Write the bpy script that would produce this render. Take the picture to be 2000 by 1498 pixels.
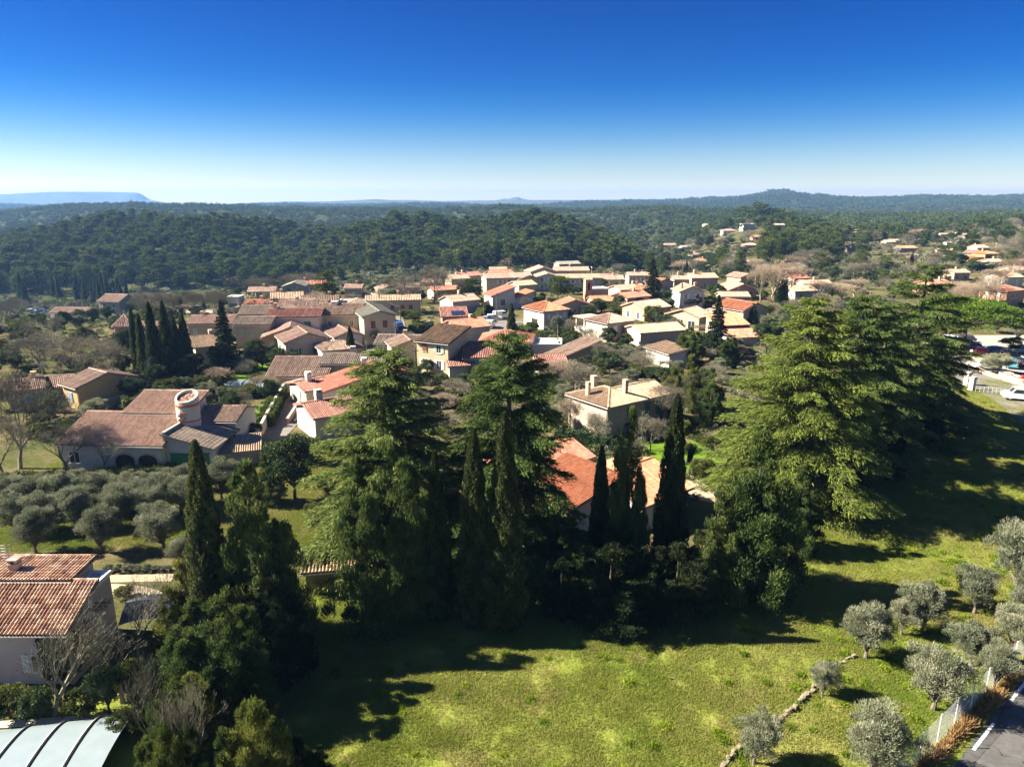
import bpy, math, random
import numpy as np
from mathutils import Vector, Matrix

for o in list(bpy.data.objects):
    bpy.data.objects.remove(o)
sc = bpy.context.scene
COL = sc.collection
R = math.radians
rng = np.random.default_rng(7)
random.seed(7)

# ------------------------------------------------------------------ camera, sky, sun, exposure
CAM_H, PITCH, F = 28.0, 14.4, 1389.0          # metres, degrees down, focal length in photo pixels
cam = bpy.data.cameras.new('camera')
cam.sensor_width = 36.0
cam.lens = 36.0 * F / 2000.0
cam.clip_start = 0.5
cam.clip_end = 40000.0
camo = bpy.data.objects.new('camera', cam)
COL.objects.link(camo)
camo.location = (0, 0, CAM_H)
camo.rotation_euler = (R(90 - PITCH), 0, 0)
sc.camera = camo

SUN_EL, SUN_AZ = 36.0, 5.0                   # sun stands to the west and a little beyond the village
to_sun = Vector((-math.cos(R(SUN_AZ)) * math.cos(R(SUN_EL)), math.sin(R(SUN_AZ)) * math.cos(R(SUN_EL)), math.sin(R(SUN_EL))))
world = bpy.data.worlds.new('World')
sc.world = world
world.use_nodes = True
wn, wl = world.node_tree.nodes, world.node_tree.links
wn.clear()
sky = wn.new('ShaderNodeTexSky')
sky.sky_type = 'NISHITA'
sky.sun_disc = False
sky.sun_elevation = R(SUN_EL)
sky.sun_rotation = math.atan2(to_sun.x, to_sun.y)
sky.altitude = 200
sky.air_density = 1.0
sky.dust_density = 0.3
sky.ozone_density = 3.0
geo = wn.new('ShaderNodeTexCoord')
sep = wn.new('ShaderNodeSeparateXYZ')
wl.new(geo.outputs['Generated'], sep.inputs[0])
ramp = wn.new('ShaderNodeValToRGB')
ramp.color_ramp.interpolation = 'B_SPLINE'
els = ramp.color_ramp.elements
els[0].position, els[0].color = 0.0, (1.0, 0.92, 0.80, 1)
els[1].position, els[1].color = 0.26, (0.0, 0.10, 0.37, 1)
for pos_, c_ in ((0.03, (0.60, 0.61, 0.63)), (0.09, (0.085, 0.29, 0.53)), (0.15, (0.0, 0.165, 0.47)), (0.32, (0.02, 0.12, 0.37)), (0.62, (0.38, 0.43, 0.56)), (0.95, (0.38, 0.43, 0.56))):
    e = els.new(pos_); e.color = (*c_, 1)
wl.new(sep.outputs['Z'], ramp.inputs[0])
mul = wn.new('ShaderNodeMix')
mul.data_type = 'RGBA'
mul.blend_type = 'MULTIPLY'
mul.inputs['Factor'].default_value = 1.0
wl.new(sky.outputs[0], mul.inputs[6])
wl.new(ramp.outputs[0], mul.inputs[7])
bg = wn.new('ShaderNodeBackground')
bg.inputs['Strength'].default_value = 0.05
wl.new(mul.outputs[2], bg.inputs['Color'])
wo = wn.new('ShaderNodeOutputWorld')
wl.new(bg.outputs[0], wo.inputs['Surface'])

sun = bpy.data.lights.new('sun', 'SUN')
sun.energy = 5.0
sun.angle = R(0.5)
sun.color = (1.0, 0.90, 0.74)
suno = bpy.data.objects.new('sun', sun)
COL.objects.link(suno)
suno.location = (-60, 20, 80)
suno.rotation_euler = (-to_sun).to_track_quat('-Z', 'Y').to_euler()

sc.view_settings.view_transform = 'Standard'
sc.view_settings.look = 'None'
sc.view_settings.exposure = 2.3
sc.view_settings.gamma = 1.0
sc.view_settings.use_curve_mapping = False
sc.render.engine = 'CYCLES'
cy = sc.cycles
cy.max_bounces = 5
cy.diffuse_bounces = 4
cy.glossy_bounces = 1
cy.transmission_bounces = 3
cy.transparent_max_bounces = 6
cy.volume_bounces = 0
cy.caustics_reflective = False
cy.caustics_refractive = False

# ------------------------------------------------------------------ mesh helpers
class MB:
    def __init__(s):
        s.v, s.n = [], 0
        s.f = {3: [], 4: []}
        s.r = {3: [], 4: []}
        s.m = {3: [], 4: []}
    def add(s, V, faces, m=0, r=None):
        V = np.asarray(V, float).reshape(-1, 3)
        faces = np.asarray(faces, int)
        k = faces.shape[1]
        s.f[k].append(faces + s.n)
        n = len(faces)
        if r is None:
            r = np.full(n, rng.random())
        s.r[k].append(np.broadcast_to(np.asarray(r, float), (n,)))
        s.m[k].append(np.full(n, m))
        s.v.append(V)
        s.n += len(V)
        return s
    def box(s, a, b, m=0, r=None, M=None):
        x0, y0, z0 = a; x1, y1, z1 = b
        V = np.array([[x0,y0,z0],[x1,y0,z0],[x1,y1,z0],[x0,y1,z0],[x0,y0,z1],[x1,y0,z1],[x1,y1,z1],[x0,y1,z1]], float)
        if M is not None:
            V = V @ np.array(M.to_3x3()).T + np.array(M.translation)
        return s.add(V, [[0,3,2,1],[4,5,6,7],[0,1,5,4],[1,2,6,5],[2,3,7,6],[3,0,4,7]], m, r)
    def tubes(s, P0, P1, r0, r1, n=4, m=0, r=None):
        P0 = np.atleast_2d(P0).astype(float); P1 = np.atleast_2d(P1).astype(float)
        k = len(P0)
        r0 = np.broadcast_to(np.asarray(r0, float), (k,)); r1 = np.broadcast_to(np.asarray(r1, float), (k,))
        d = P1 - P0
        d = d / (np.linalg.norm(d, axis=1, keepdims=True) + 1e-9)
        a = np.where(np.abs(d[:, 2:3]) < 0.9, np.array([[0, 0, 1.0]]), np.array([[1.0, 0, 0]]))
        u = np.cross(d, a); u /= np.linalg.norm(u, axis=1, keepdims=True) + 1e-9
        w = np.cross(d, u)
        an = np.arange(n) * 2 * math.pi / n
        ring = u[:, None, :] * np.cos(an)[None, :, None] + w[:, None, :] * np.sin(an)[None, :, None]
        V = np.concatenate([P0[:, None] + ring * r0[:, None, None], P1[:, None] + ring * r1[:, None, None]], axis=1)
        i = np.arange(n); j = (i + 1) % n
        f = np.stack([i, j, j + n, i + n], 1)
        fs = (f[None] + (np.arange(k) * 2 * n)[:, None, None]).reshape(-1, 4)
        rr = np.repeat(rng.random(k), n) if r is None else r
        return s.add(V, fs, m, rr)
    def lathe(s, prof, n=12, c=(0, 0, 0), m=0, r=None):
        prof = np.asarray(prof, float)
        an = np.arange(n) * 2 * math.pi / n
        V = np.stack([prof[:, 0:1] * np.cos(an) + c[0], prof[:, 0:1] * np.sin(an) + c[1], np.repeat(prof[:, 1:2], n, 1) + c[2]], -1)
        k = len(prof)
        i = np.arange(n); j = (i + 1) % n
        f = np.stack([i, j, j + n, i + n], 1)
        fs = (f[None] + (np.arange(k - 1) * n)[:, None, None]).reshape(-1, 4)
        s.add(V, fs, m, r)
        if prof[-1, 0] > 1e-3:
            b = (k - 1) * n
            top = np.array([[c[0], c[1], prof[-1, 1] + c[2]]])
            s.add(np.concatenate([V[-1], top]), [[q, (q + 1) % n, n] for q in range(n)], m, r)
        return s
    def leaves(s, P, D, W, r, m=0):
        V = np.stack([P - D, P + W, P + D, P - W], 1)
        n = len(P)
        f = np.arange(4 * n).reshape(n, 4)
        return s.add(V, f, m, r)
    def mesh(s, name, mats, smooth=False):
        me = bpy.data.meshes.new(name)
        V = np.concatenate(s.v) if s.v else np.zeros((0, 3))
        F3 = np.concatenate(s.f[3]) if s.f[3] else np.zeros((0, 3), int)
        F4 = np.concatenate(s.f[4]) if s.f[4] else np.zeros((0, 4), int)
        me.vertices.add(len(V)); me.vertices.foreach_set('co', V.astype(np.float32).ravel())
        L = np.concatenate([F3.ravel(), F4.ravel()]).astype(np.int32)
        me.loops.add(len(L)); me.loops.foreach_set('vertex_index', L)
        st = np.concatenate([np.arange(len(F3)) * 3, len(F3) * 3 + np.arange(len(F4)) * 4]).astype(np.int32)
        me.polygons.add(len(st)); me.polygons.foreach_set('loop_start', st)
        mi = np.concatenate(s.m[3] + s.m[4]).astype(np.int32)
        me.polygons.foreach_set('material_index', mi)
        me.polygons.foreach_set('use_smooth', np.full(len(st), bool(smooth)))
        at_ = me.attributes.new('rnd', 'FLOAT', 'FACE')
        at_.data.foreach_set('value', np.concatenate(s.r[3] + s.r[4]).astype(np.float32))
        for mt in (mats if isinstance(mats, (list, tuple)) else [mats]):
            me.materials.append(mt)
        me.update(calc_edges=True)
        return me
    def build(s, name, mats, parent=None, smooth=False, **props):
        return obj(name, s.mesh(name, mats, smooth), parent, **props)

def obj(name, data, parent=None, loc=None, rotz=None, scale=None, **props):
    o = bpy.data.objects.new(name, data)
    COL.objects.link(o)
    if parent is not None:
        o.parent = parent
    if loc is not None: o.location = loc
    if rotz is not None: o.rotation_euler = (0, 0, rotz)
    if scale is not None: o.scale = scale
    for k, v in props.items():
        if v is not None: o[k] = v
    return o

def thing(name, label, cat, loc=(0, 0, 0), rotz=0.0, group=None):
    return obj(name, None, None, loc, rotz, label=label, category=cat, group=group)

# ------------------------------------------------------------------ materials
def mat_new(name):
    m = bpy.data.materials.new(name)
    m.use_nodes = True
    nt = m.node_tree
    nt.nodes.clear()
    out = nt.nodes.new('ShaderNodeOutputMaterial')
    return m, nt, out
def N(nt, t, **kw):
    n = nt.nodes.new(t)
    for k, v in kw.items(): setattr(n, k, v)
    return n
def rampn(nt, src, stops):
    r = N(nt, 'ShaderNodeValToRGB')
    e = r.color_ramp.elements
    e[0].position, e[0].color = stops[0][0], (*stops[0][1], 1)
    e[1].position, e[1].color = stops[-1][0], (*stops[-1][1], 1)
    for p, c in stops[1:-1]:
        q = e.new(p); q.color = (*c, 1)
    nt.links.new(src, r.inputs[0])
    return r.outputs[0]
def mixc(nt, fac, a, b, mode='MIX'):
    m = N(nt, 'ShaderNodeMix', data_type='RGBA', blend_type=mode)
    for sock, v in ((m.inputs['Factor'], fac), (m.inputs[6], a), (m.inputs[7], b)):
        if isinstance(v, (int, float)): sock.default_value = v
        elif isinstance(v, tuple): sock.default_value = (*v, 1)
        else: nt.links.new(v, sock)
    return m.outputs[2]
def noise(nt, scale, detail=3, vec=None, rough=0.6):
    n = N(nt, 'ShaderNodeTexNoise')
    n.inputs['Scale'].default_value = scale
    n.inputs['Detail'].default_value = detail
    n.inputs['Roughness'].default_value = rough
    if vec is not None: nt.links.new(vec, n.inputs['Vector'])
    return n.outputs['Fac']
def attr(nt, name='rnd'):
    a = N(nt, 'ShaderNodeAttribute'); a.attribute_name = name
    return a.outputs['Fac']

def leaf_mat(name, c0, c1, c2=None, transl=0.25, gloss=0.0):
    m, nt, out = mat_new(name)
    stops = [(0.0, c0), (1.0, c1)] if c2 is None else [(0.0, c0), (0.6, c1), (1.0, c2)]
    col = rampn(nt, attr(nt), stops)
    oi = N(nt, 'ShaderNodeObjectInfo')
    hs = N(nt, 'ShaderNodeHueSaturation')
    mr = N(nt, 'ShaderNodeMapRange'); nt.links.new(oi.outputs['Random'], mr.inputs[0])
    mr.inputs[3].default_value = 0.75; mr.inputs[4].default_value = 1.25
    nt.links.new(mr.outputs[0], hs.inputs['Value'])
    mr2 = N(nt, 'ShaderNodeMapRange'); nt.links.new(oi.outputs['Random'], mr2.inputs[0])
    mr2.inputs[3].default_value = 0.515; mr2.inputs[4].default_value = 0.485
    nt.links.new(mr2.outputs[0], hs.inputs['Hue'])
    nt.links.new(col, hs.inputs['Color'])
    d = N(nt, 'ShaderNodeBsdfDiffuse'); nt.links.new(hs.outputs[0], d.inputs[0])
    t = N(nt, 'ShaderNodeBsdfTranslucent'); nt.links.new(hs.outputs[0], t.inputs[0])
    mx = N(nt, 'ShaderNodeMixShader'); mx.inputs[0].default_value = transl
    nt.links.new(d.outputs[0], mx.inputs[1]); nt.links.new(t.outputs[0], mx.inputs[2])
    res = mx.outputs[0]
    if gloss:
        g = N(nt, 'ShaderNodeBsdfGlossy'); g.inputs['Roughness'].default_value = 0.5
        m2 = N(nt, 'ShaderNodeMixShader'); m2.inputs[0].default_value = gloss
        nt.links.new(res, m2.inputs[1]); nt.links.new(g.outputs[0], m2.inputs[2])
        res = m2.outputs[0]
    nt.links.new(res, out.inputs[0])
    return m

def plain(name, col, rough=0.7, var=0.25, scale=3.0, bump=0.0, metal=0.0, spec=0.3, use_rnd=0.0, stain=None):
    m, nt, out = mat_new(name)
    tc = N(nt, 'ShaderNodeTexCoord')
    nz = noise(nt, scale, 5, tc.outputs['Object'])
    lo = tuple(c * (1 - var) for c in col); hi = tuple(min(1, c * (1 + var * 0.6)) for c in col)
    c = rampn(nt, nz, [(0.3, lo), (0.7, hi)])
    if stain is not None:
        n2 = noise(nt, 0.45, 6, tc.outputs['Object'], 0.7)
        f = rampn(nt, n2, [(0.5, (0, 0, 0)), (0.68, (0.6, 0.6, 0.6))])
        c = mixc(nt, f, c, stain)
    if use_rnd:
        v = rampn(nt, attr(nt), [(0.0, (1 - use_rnd,) * 3), (1.0, (1 + use_rnd,) * 3)])
        c = mixc(nt, 1.0, c, v, 'MULTIPLY')
    b = N(nt, 'ShaderNodeBsdfPrincipled')
    nt.links.new(c, b.inputs['Base Color'])
    b.inputs['Roughness'].default_value = rough
    b.inputs['Metallic'].default_value = metal
    b.inputs['Specular IOR Level'].default_value = spec
    if bump:
        bp = N(nt, 'ShaderNodeBump'); bp.inputs['Strength'].default_value = bump
        n3 = noise(nt, scale * 6, 4, tc.outputs['Object'])
        nt.links.new(n3, bp.inputs['Height']); nt.links.new(bp.outputs[0], b.inputs['Normal'])
    nt.links.new(b.outputs[0], out.inputs[0])
    return m

_walls = {}
WALLC = dict(cream=(.43,.37,.285), white=(.50,.475,.42), tan=(.36,.31,.245), ochre=(.37,.27,.13), yellow=(.46,.385,.25), orange=(.44,.26,.14),
             pink=(.40,.29,.235), salmon=(.44,.27,.18), grey=(.30,.28,.25), stone=(.28,.24,.19), pale=(.46,.415,.35), mauve=(.45,.37,.345), brightorange=(.58,.26,.08))
def wall_mat(k):
    if k not in _walls:
        c = WALLC[k]
        _walls[k] = plain('plaster_' + k, c, 0.9, 0.13, 0.9, 0.12, stain=tuple(x * 0.62 for x in c), spec=0.1)
    return _walls[k]
_roofs = {}
ROOFC = dict(brown=((.17,.115,.085),(.29,.20,.15),(.38,.29,.23)), grey=((.15,.12,.095),(.26,.205,.16),(.34,.28,.23)),
             tan=((.26,.185,.12),(.37,.265,.18),(.44,.33,.235)), pink=((.24,.155,.115),(.35,.235,.18),(.43,.31,.25)),
             red=((.28,.105,.07),(.38,.155,.105),(.45,.22,.15)), orange=((.34,.14,.075),(.44,.19,.105),(.49,.255,.15)),
             darkred=((.18,.085,.065),(.27,.13,.10),(.34,.19,.15)), moss=((.08,.065,.045),(.165,.125,.085),(.29,.165,.10)),
             mixed=((.11,.045,.03),(.36,.22,.15),(.50,.39,.30)), salmon=((.33,.185,.13),(.42,.26,.19),(.48,.33,.26)), slate=((.15,.155,.125),(.22,.215,.17),(.27,.24,.19)))
def roof_mat(k):
    if k not in _roofs:
        m, nt, out = mat_new('tiles_' + k)
        c = ROOFC[k]
        col = rampn(nt, attr(nt), [(0.0, c[0]), (0.45, c[1]), (1.0, c[2])])
        tc = N(nt, 'ShaderNodeTexCoord')
        n1 = noise(nt, 1.2, 6, tc.outputs['Object'], 0.7)
        f = rampn(nt, n1, [(0.48, (0, 0, 0)), (0.70, (0.55, 0.55, 0.55))])
        col = mixc(nt, f, col, tuple(x * 0.55 + 0.03 for x in c[0]))
        n2 = noise(nt, 14, 3, tc.outputs['Object'])
        v = rampn(nt, n2, [(0.3, (.8, .8, .8)), (0.7, (1.15, 1.15, 1.15))])
        col = mixc(nt, 1.0, col, v, 'MULTIPLY')
        b = N(nt, 'ShaderNodeBsdfPrincipled'); b.inputs['Roughness'].default_value = 0.85
        b.inputs['Specular IOR Level'].default_value = 0.15
        nt.links.new(col, b.inputs['Base Color']); nt.links.new(b.outputs[0], out.inputs[0])
        _roofs[k] = m
    return _roofs[k]

M_bark = plain('bark', (.11, .085, .06), 0.95, 0.4, 4, 0.5, spec=0.1)
M_twig = plain('bare_wood', (.165, .152, .112), 0.95, 0.3, 2, spec=0.1, use_rnd=0.3)
M_twig_pale = plain('pale_bare_wood', (.27, .215, .155), 0.95, 0.3, 2, spec=0.1, use_rnd=0.3)
M_olive_bark = plain('olive_bark', (.14, .12, .10), 0.95, 0.4, 6, 0.5, spec=0.1)
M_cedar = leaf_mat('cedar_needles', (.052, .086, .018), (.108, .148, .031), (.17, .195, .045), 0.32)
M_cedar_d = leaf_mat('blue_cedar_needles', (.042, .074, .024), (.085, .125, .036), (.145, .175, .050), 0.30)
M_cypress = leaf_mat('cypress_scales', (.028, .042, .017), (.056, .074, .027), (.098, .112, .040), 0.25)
M_cypress_b = leaf_mat('brown_cypress_scales', (.060, .058, .022), (.105, .092, .036), (.145, .12, .05), 0.2)
M_conif = leaf_mat('conifer_scales', (.034, .058, .020), (.068, .100, .030), (.12, .145, .040), 0.28)
M_conif_y = leaf_mat('yellow_conifer_scales', (.046, .066, .016), (.088, .112, .026), (.15, .155, .036), 0.3)
M_olive = leaf_mat('olive_leaves', (.105, .122, .070), (.185, .202, .125), (.275, .28, .20), 0.25, 0.01)
M_ever = leaf_mat('evergreen_leaves', (.022, .042, .017), (.045, .072, .026), (.082, .105, .040), 0.18, 0.015)
M_bush = leaf_mat('bush_leaves', (.040, .058, .018), (.080, .100, .028), (.13, .14, .045), 0.2)
M_pine = leaf_mat('pine_needles', (.030, .048, .014), (.064, .090, .023), (.115, .138, .034), 0.22)
M_upine = leaf_mat('umbrella_pine_needles', (.045, .085, .012), (.085, .140, .020), (.130, .185, .028), 0.3)
M_fir = leaf_mat('fir_needles', (.016, .026, .014), (.032, .048, .022), (.055, .070, .03), 0.1)
M_spruce = leaf_mat('blue_spruce_needles', (.07, .10, .09), (.13, .17, .15), (.2, .24, .22), 0.15)
M_lav = leaf_mat('lavender_leaves', (.12, .13, .10), (.2, .2, .17), None, 0.15)
M_jun_shade = leaf_mat('shade_toned_juniper_needles', (.014, .022, .011), (.028, .040, .017), (.050, .062, .025), 0.12)  # dark needle green with the neighbouring cypresses' shade put into the colour
M_red = leaf_mat('red_twigs', (.16, .06, .04), (.26, .10, .06), None, 0.1)
M_dry = leaf_mat('dry_grass_blades', (.20, .13, .05), (.34, .23, .10), None, 0.3)

# ------------------------------------------------------------------ terrain
CP, SP = math.cos(R(PITCH)), math.sin(R(PITCH))
def raydir(px, py):
    X, Y = (px - 1000) / F, (py - 749) / F
    return np.array([X, CP - Y * SP, -(SP + Y * CP)])
def pix(px, py, d):                     # point seen at a photo pixel, at forward distance d
    r = raydir(px, py); k = d / r[1]
    return np.array([r[0] * k, d, CAM_H + r[2] * k])

ctrl = []                               # (x/y, y, z)
for y_ in (3, 12, 30, 60, 95, 130):
    for t_ in (-3, -1.2, -.7, -.35, 0, .35, .7, 1.2, 3):
        ctrl.append((t_, y_, 0.0))
for y_, row in ((175, {-3:-2,-1.2:-4,-.75:-4,-.5:-1.5,-.25:0,0:0,.3:0,.75:0,1.2:0,3:0}),
                (235, {-3:-8,-1.2:-12,-.75:-12,-.5:-7,-.3:-1.5,0:0,.3:0,.5:-1,.75:0,1.2:2,3:4}),
                (300, {-3:-10,-1.2:-17,-.75:-17,-.5:-16,-.3:-10,0:-3,.2:-4,.35:-4,.5:-4,.75:1,1.2:4,3:6}),
                (375, {-3:-10,-1.2:-22,-.75:-25,-.5:-24,-.3:-18,-.12:-11,0:-8,.15:-9,.3:-6,.5:-4,.75:2,1.2:5,3:8}),
                (480, {-1.2:-14,-.75:-16,-.6:-12,-.5:-9,-.42:-10,-.3:-11,-.2:-8,-.15:-9,0:-4,.06:-7,.1:-6,.2:-14,.32:-3,.5:-2,.75:4,1.2:8}),
                (600, {-3:0,-1.2:-2,-.75:-11,-.62:-3,-.52:3,-.45:3,-.4:2,-.33:0,-.26:-1,-.15:2,-.08:1,0:3,.06:2,.12:-3,.2:-17,.3:3,.36:7,.5:-1,.7:7,1.2:12,3:14}),
                (800, {-1.2:-16,-.75:-28,-.5:-24,-.3:-24,-.15:-22,0:-22,.1:-20,.2:-14,.35:3,.45:-6,.7:2,1.2:6}),
                (1300, {-3:5,-1.2:0,-.75:-8,-.66:8,-.6:13,-.5:16,-.4:15,-.3:13,-.15:8,0:12,.2:12,.35:4,.5:0,.7:6,1.2:6,3:8}),
                (1900, {-1.2:-20,-.75:-25,-.4:-22,0:-18,.2:-14,.4:-14,.7:-12,1.2:-10}),
                (3200, {-3:10,-1.2:5,-.75:-5,-.5:0,-.3:-2,-.1:0,.1:8,.2:14,.28:26,.335:42,.352:60,.368:66,.385:54,.41:42,.45:34,.6:32,.72:36,1.2:30,3:30}),
                (4500, {-1.2:-20,-.5:-20,0:-15,.35:5,.7:0,1.2:0}), (8000, {-3:-20,-1:-20,0:-20,1:-20,3:-20})):
    for t_, z_ in row.items():
        ctrl.append((t_, y_, z_))
ctrl = np.array(ctrl)
def emb(t, y): return np.stack([np.arcsinh(np.asarray(t) * 2) * 1.6, np.log(np.maximum(y, 3)) * 1.3], -1)
E = emb(ctrl[:, 0], ctrl[:, 1])
def kern(d2): return np.sqrt(d2 + 0.01)
A = kern(((E[:, None] - E[None]) ** 2).sum(-1)) 
wts = np.linalg.solve(A + 1e-6 * np.eye(len(E)), ctrl[:, 2])
TT = np.sinh(np.linspace(-math.asinh(3 * 3), math.asinh(3 * 3), 241)) / 3
YY = np.exp(np.linspace(math.log(3), math.log(8000), 330))
GT, GY = np.meshgrid(TT, YY)
ZZ = np.zeros_like(GT)
for i in range(len(YY)):
    e_ = emb(GT[i], GY[i])
    ZZ[i] = kern(((e_[:, None] - E[None]) ** 2).sum(-1)) @ wts
near = np.clip((GY - 110) / 60, 0, 1)
ZZ = ZZ * near + 0.0
GX = GT * GY
ZZ += near * np.clip(GY / 700, 0, 3) * (np.sin(GX / 23 + 1.3 * np.sin(GY / 41)) * np.cos(GY / 31 + GX / 57)) * 1.1
hillm = np.clip((GY - 400) / 80, 0, 1) * np.clip((750 - GY) / 80, 0, 1) * np.clip((.2 - GT) / .05, 0, 1)
ZZ += hillm * (np.sin(GX / 19 + .6 * np.sin(GY / 37)) * 3.2 + np.sin(GX / 43 + 2 + GY / 90) * 2.5)
far = np.clip((GY - 900) / 1500, 0, 1)
ZZ += far * (np.sin(GX / 140 + 2 * np.sin(GY / 300)) * np.sin(GY / 230 + GX / 410)) * 8
def hgt(x, y):
    x = np.asarray(x, float); y = np.maximum(np.asarray(y, float), 3.001)
    u = np.clip(np.interp(x / y, TT, np.arange(len(TT))), 0, len(TT) - 1.001)
    v = np.clip((np.log(y) - math.log(3)) / (math.log(8000) - math.log(3)) * (len(YY) - 1), 0, len(YY) - 1.001)
    ui, vi = u.astype(int), v.astype(int)
    a, b = u - ui, v - vi
    return (ZZ[vi, ui] * (1 - a) + ZZ[vi, ui + 1] * a) * (1 - b) + (ZZ[vi + 1, ui] * (1 - a) + ZZ[vi + 1, ui + 1] * a) * b
_D = np.exp(np.linspace(math.log(10), math.log(7000), 2600))
def at(px, py, up=0.0):                 # where the sight line through a photo pixel meets the ground
    r = raydir(px, py)
    X = r[0] / r[1] * _D; Z = CAM_H + r[2] / r[1] * _D
    g = hgt(X, _D) + up
    k = np.argmax(Z <= g)
    if not (Z <= g).any(): k = len(_D) - 1
    if k == 0: d = _D[0]
    else:
        a = Z[k - 1] - g[k - 1]; b = g[k] - Z[k]
        d = _D[k - 1] + (_D[k] - _D[k - 1]) * a / (a + b + 1e-9)
    x = r[0] / r[1] * d
    return np.array([x, d, float(hgt(x, d))])
def ppm(p):                             # photo pixels per metre at a point
    zc = p[1] * CP + (CAM_H - p[2]) * SP
    return F / zc

def zone_mat():
    m, nt, out = mat_new('ground')
    g = N(nt, 'ShaderNodeNewGeometry')
    pos = g.outputs['Position']
    n1 = noise(nt, 0.10, 5, pos, 0.65); n2 = noise(nt, 1.3, 5, pos, 0.7); n3 = noise(nt, 0.03, 4, pos)
    grass = rampn(nt, n1, [(0.30, (.110, .160, .020)), (0.5, (.175, .20, .042)), (0.72, (.24, .225, .075))])
    grass = mixc(nt, rampn(nt, n2, [(0.35, (0, 0, 0)), (0.7, (.7, .7, .7))]), grass, (.12, .15, .022))
    grass = mixc(nt, rampn(nt, noise(nt, .22, 6, pos, .7), [(.54, (0, 0, 0)), (.70, (.75, .75, .75))]), grass, (.235, .185, .085))
    garden = rampn(nt, n1, [(0.36, (.050, .070, .018)), (0.48, (.095, .090, .038)), (0.58, (.15, .115, .065)), (0.7, (.25, .20, .13))])
    garden = mixc(nt, rampn(nt, n2, [(0.36, (0, 0, 0)), (0.66, (.75, .75, .75))]), garden, (.045, .050, .022))
    wood = rampn(nt, n1, [(0.35, (.022, .030, .012)), (0.65, (.062, .066, .030))])
    farw = rampn(nt, noise(nt, 0.02, 8, pos, 0.75), [(0.35, (.020, .030, .012)), (0.55, (.045, .055, .022)), (0.7, (.10, .09, .05))])
    c = mixc(nt, attr(nt, 'za'), grass, garden)
    c = mixc(nt, attr(nt, 'zb'), c, wood)
    c = mixc(nt, attr(nt, 'zc'), c, farw)
    b = N(nt, 'ShaderNodeBsdfDiffuse')
    nt.links.new(c, b.inputs[0])
    bp = N(nt, 'ShaderNodeBump'); bp.inputs['Strength'].default_value = 0.6; bp.inputs['Distance'].default_value = 0.25
    nt.links.new(noise(nt, 2.5, 6, pos, 0.7), bp.inputs['Height']); nt.links.new(bp.outputs[0], b.inputs['Normal'])
    nt.links.new(b.outputs[0], out.inputs[0])
    return m
nr, nc = GT.shape
mb = MB()
idx = np.arange(nr * nc).reshape(nr, nc)
q = np.stack([idx[:-1, :-1], idx[:-1, 1:], idx[1:, 1:], idx[1:, :-1]], -1).reshape(-1, 4)
mb.add(np.stack([GX, GY, ZZ], -1), q, 0, 0.5)
gm = mb.mesh('ground', zone_mat(), True)
# which cover the ground carries: meadow in front of the tree line, gardens in the village, woodland behind
edge = np.interp(GX, [-200, -40, -17, -8, 0, 14, 20, 26, 36, 47, 62, 80, 200], [12, 12, 46, 45, 43, 44, 47, 56, 66, 78, 96, 110, 110])
za = np.clip((GY - edge) / 3, 0, 1)
zb = np.clip((GY - 165) / 40, 0, 1) * np.clip((-.33 - GT) / .08, 0, 1) + np.clip((GY - 300) / 60, 0, 1) * np.clip((0.35 - GT) / .2, 0, 1) + np.clip((GY - 620) / 120, 0, 1)
zc = np.clip((GY - 1500) / 900, 0, 1)
for nm, arr in (('za', za), ('zb', np.clip(zb, 0, 1)), ('zc', zc)):
    a_ = gm.attributes.new(nm, 'FLOAT', 'POINT'); a_.data.foreach_set('value', arr.astype(np.float32).ravel())
obj('ground', gm, kind='structure')
mb = MB()
mb.add([[-60, -90, 0], [60, -90, 0], [60, 3, 0], [-60, 3, 0]], [[0, 1, 2, 3]])
gm2 = mb.mesh('ground', gm.materials[0])
obj('ground', gm2, kind='structure')

# far mountains, each a real ridge at its own distance
def mountain(name, d, prof, depth, mat, base=-40, rough=6):
    px_ = np.array([p[0] for p in prof], float); py_ = np.array([p[1] for p in prof], float)
    xs = np.linspace(px_[0], px_[-1], 160)
    ys = np.interp(xs, px_, py_)
    crest = np.array([pix(a, b, d) for a, b in zip(xs, ys)])
    rr = np.random.default_rng(3)
    nrow = 15
    rows = []
    for k in range(nrow):
        f = (k - 7) / 7.0
        g = 1 - abs(f) ** 1.3
        P = crest.copy()
        P[:, 1] += f * depth
        P[:, 2] = base + (crest[:, 2] - base) * g
        if k != 7: P[:, 2] += (rr.random(160) - .5) * rough * (1 if 0 < g < 1 else 0)
        rows.append(P)
    V = np.array(rows)
    i = np.arange(nrow * 160).reshape(nrow, 160)
    q = np.stack([i[:-1, :-1], i[:-1, 1:], i[1:, 1:], i[1:, :-1]], -1).reshape(-1, 4)
    return MB().add(V, q, 0, 0.5).build(name, mat, None, True, kind='structure')
M_mtn = plain('mountain_scrub', (.075, .085, .05), 0.95, 0.4, 0.01, spec=0.0)
mountain('mountain', 6500, [(-500, 384), (-200, 380), (0, 380), (60, 377), (100, 375), (200, 375), (266, 376.5), (276, 379), (283, 385), (292, 390), (318, 395)], 260, M_mtn, rough=5)
mountain('mountain', 6700, [(940, 396), (972, 391), (985, 388), (992, 389), (1003, 386), (1012, 385), (1022, 389), (1034, 391), (1080, 396)], 250, M_mtn, rough=6)
mountain('hill', 5000, [(-300, 404), (0, 410), (60, 402), (120, 399), (240, 400), (420, 401), (470, 397), (560, 394), (640, 394), (700, 391), (737, 389), (755, 391), (800, 391), (860, 393), (940, 392), (1060, 391), (1150, 391), (1300, 389), (1420, 390), (1700, 389), (2000, 386), (2300, 388)], 800, M_mtn, rough=8)

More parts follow.
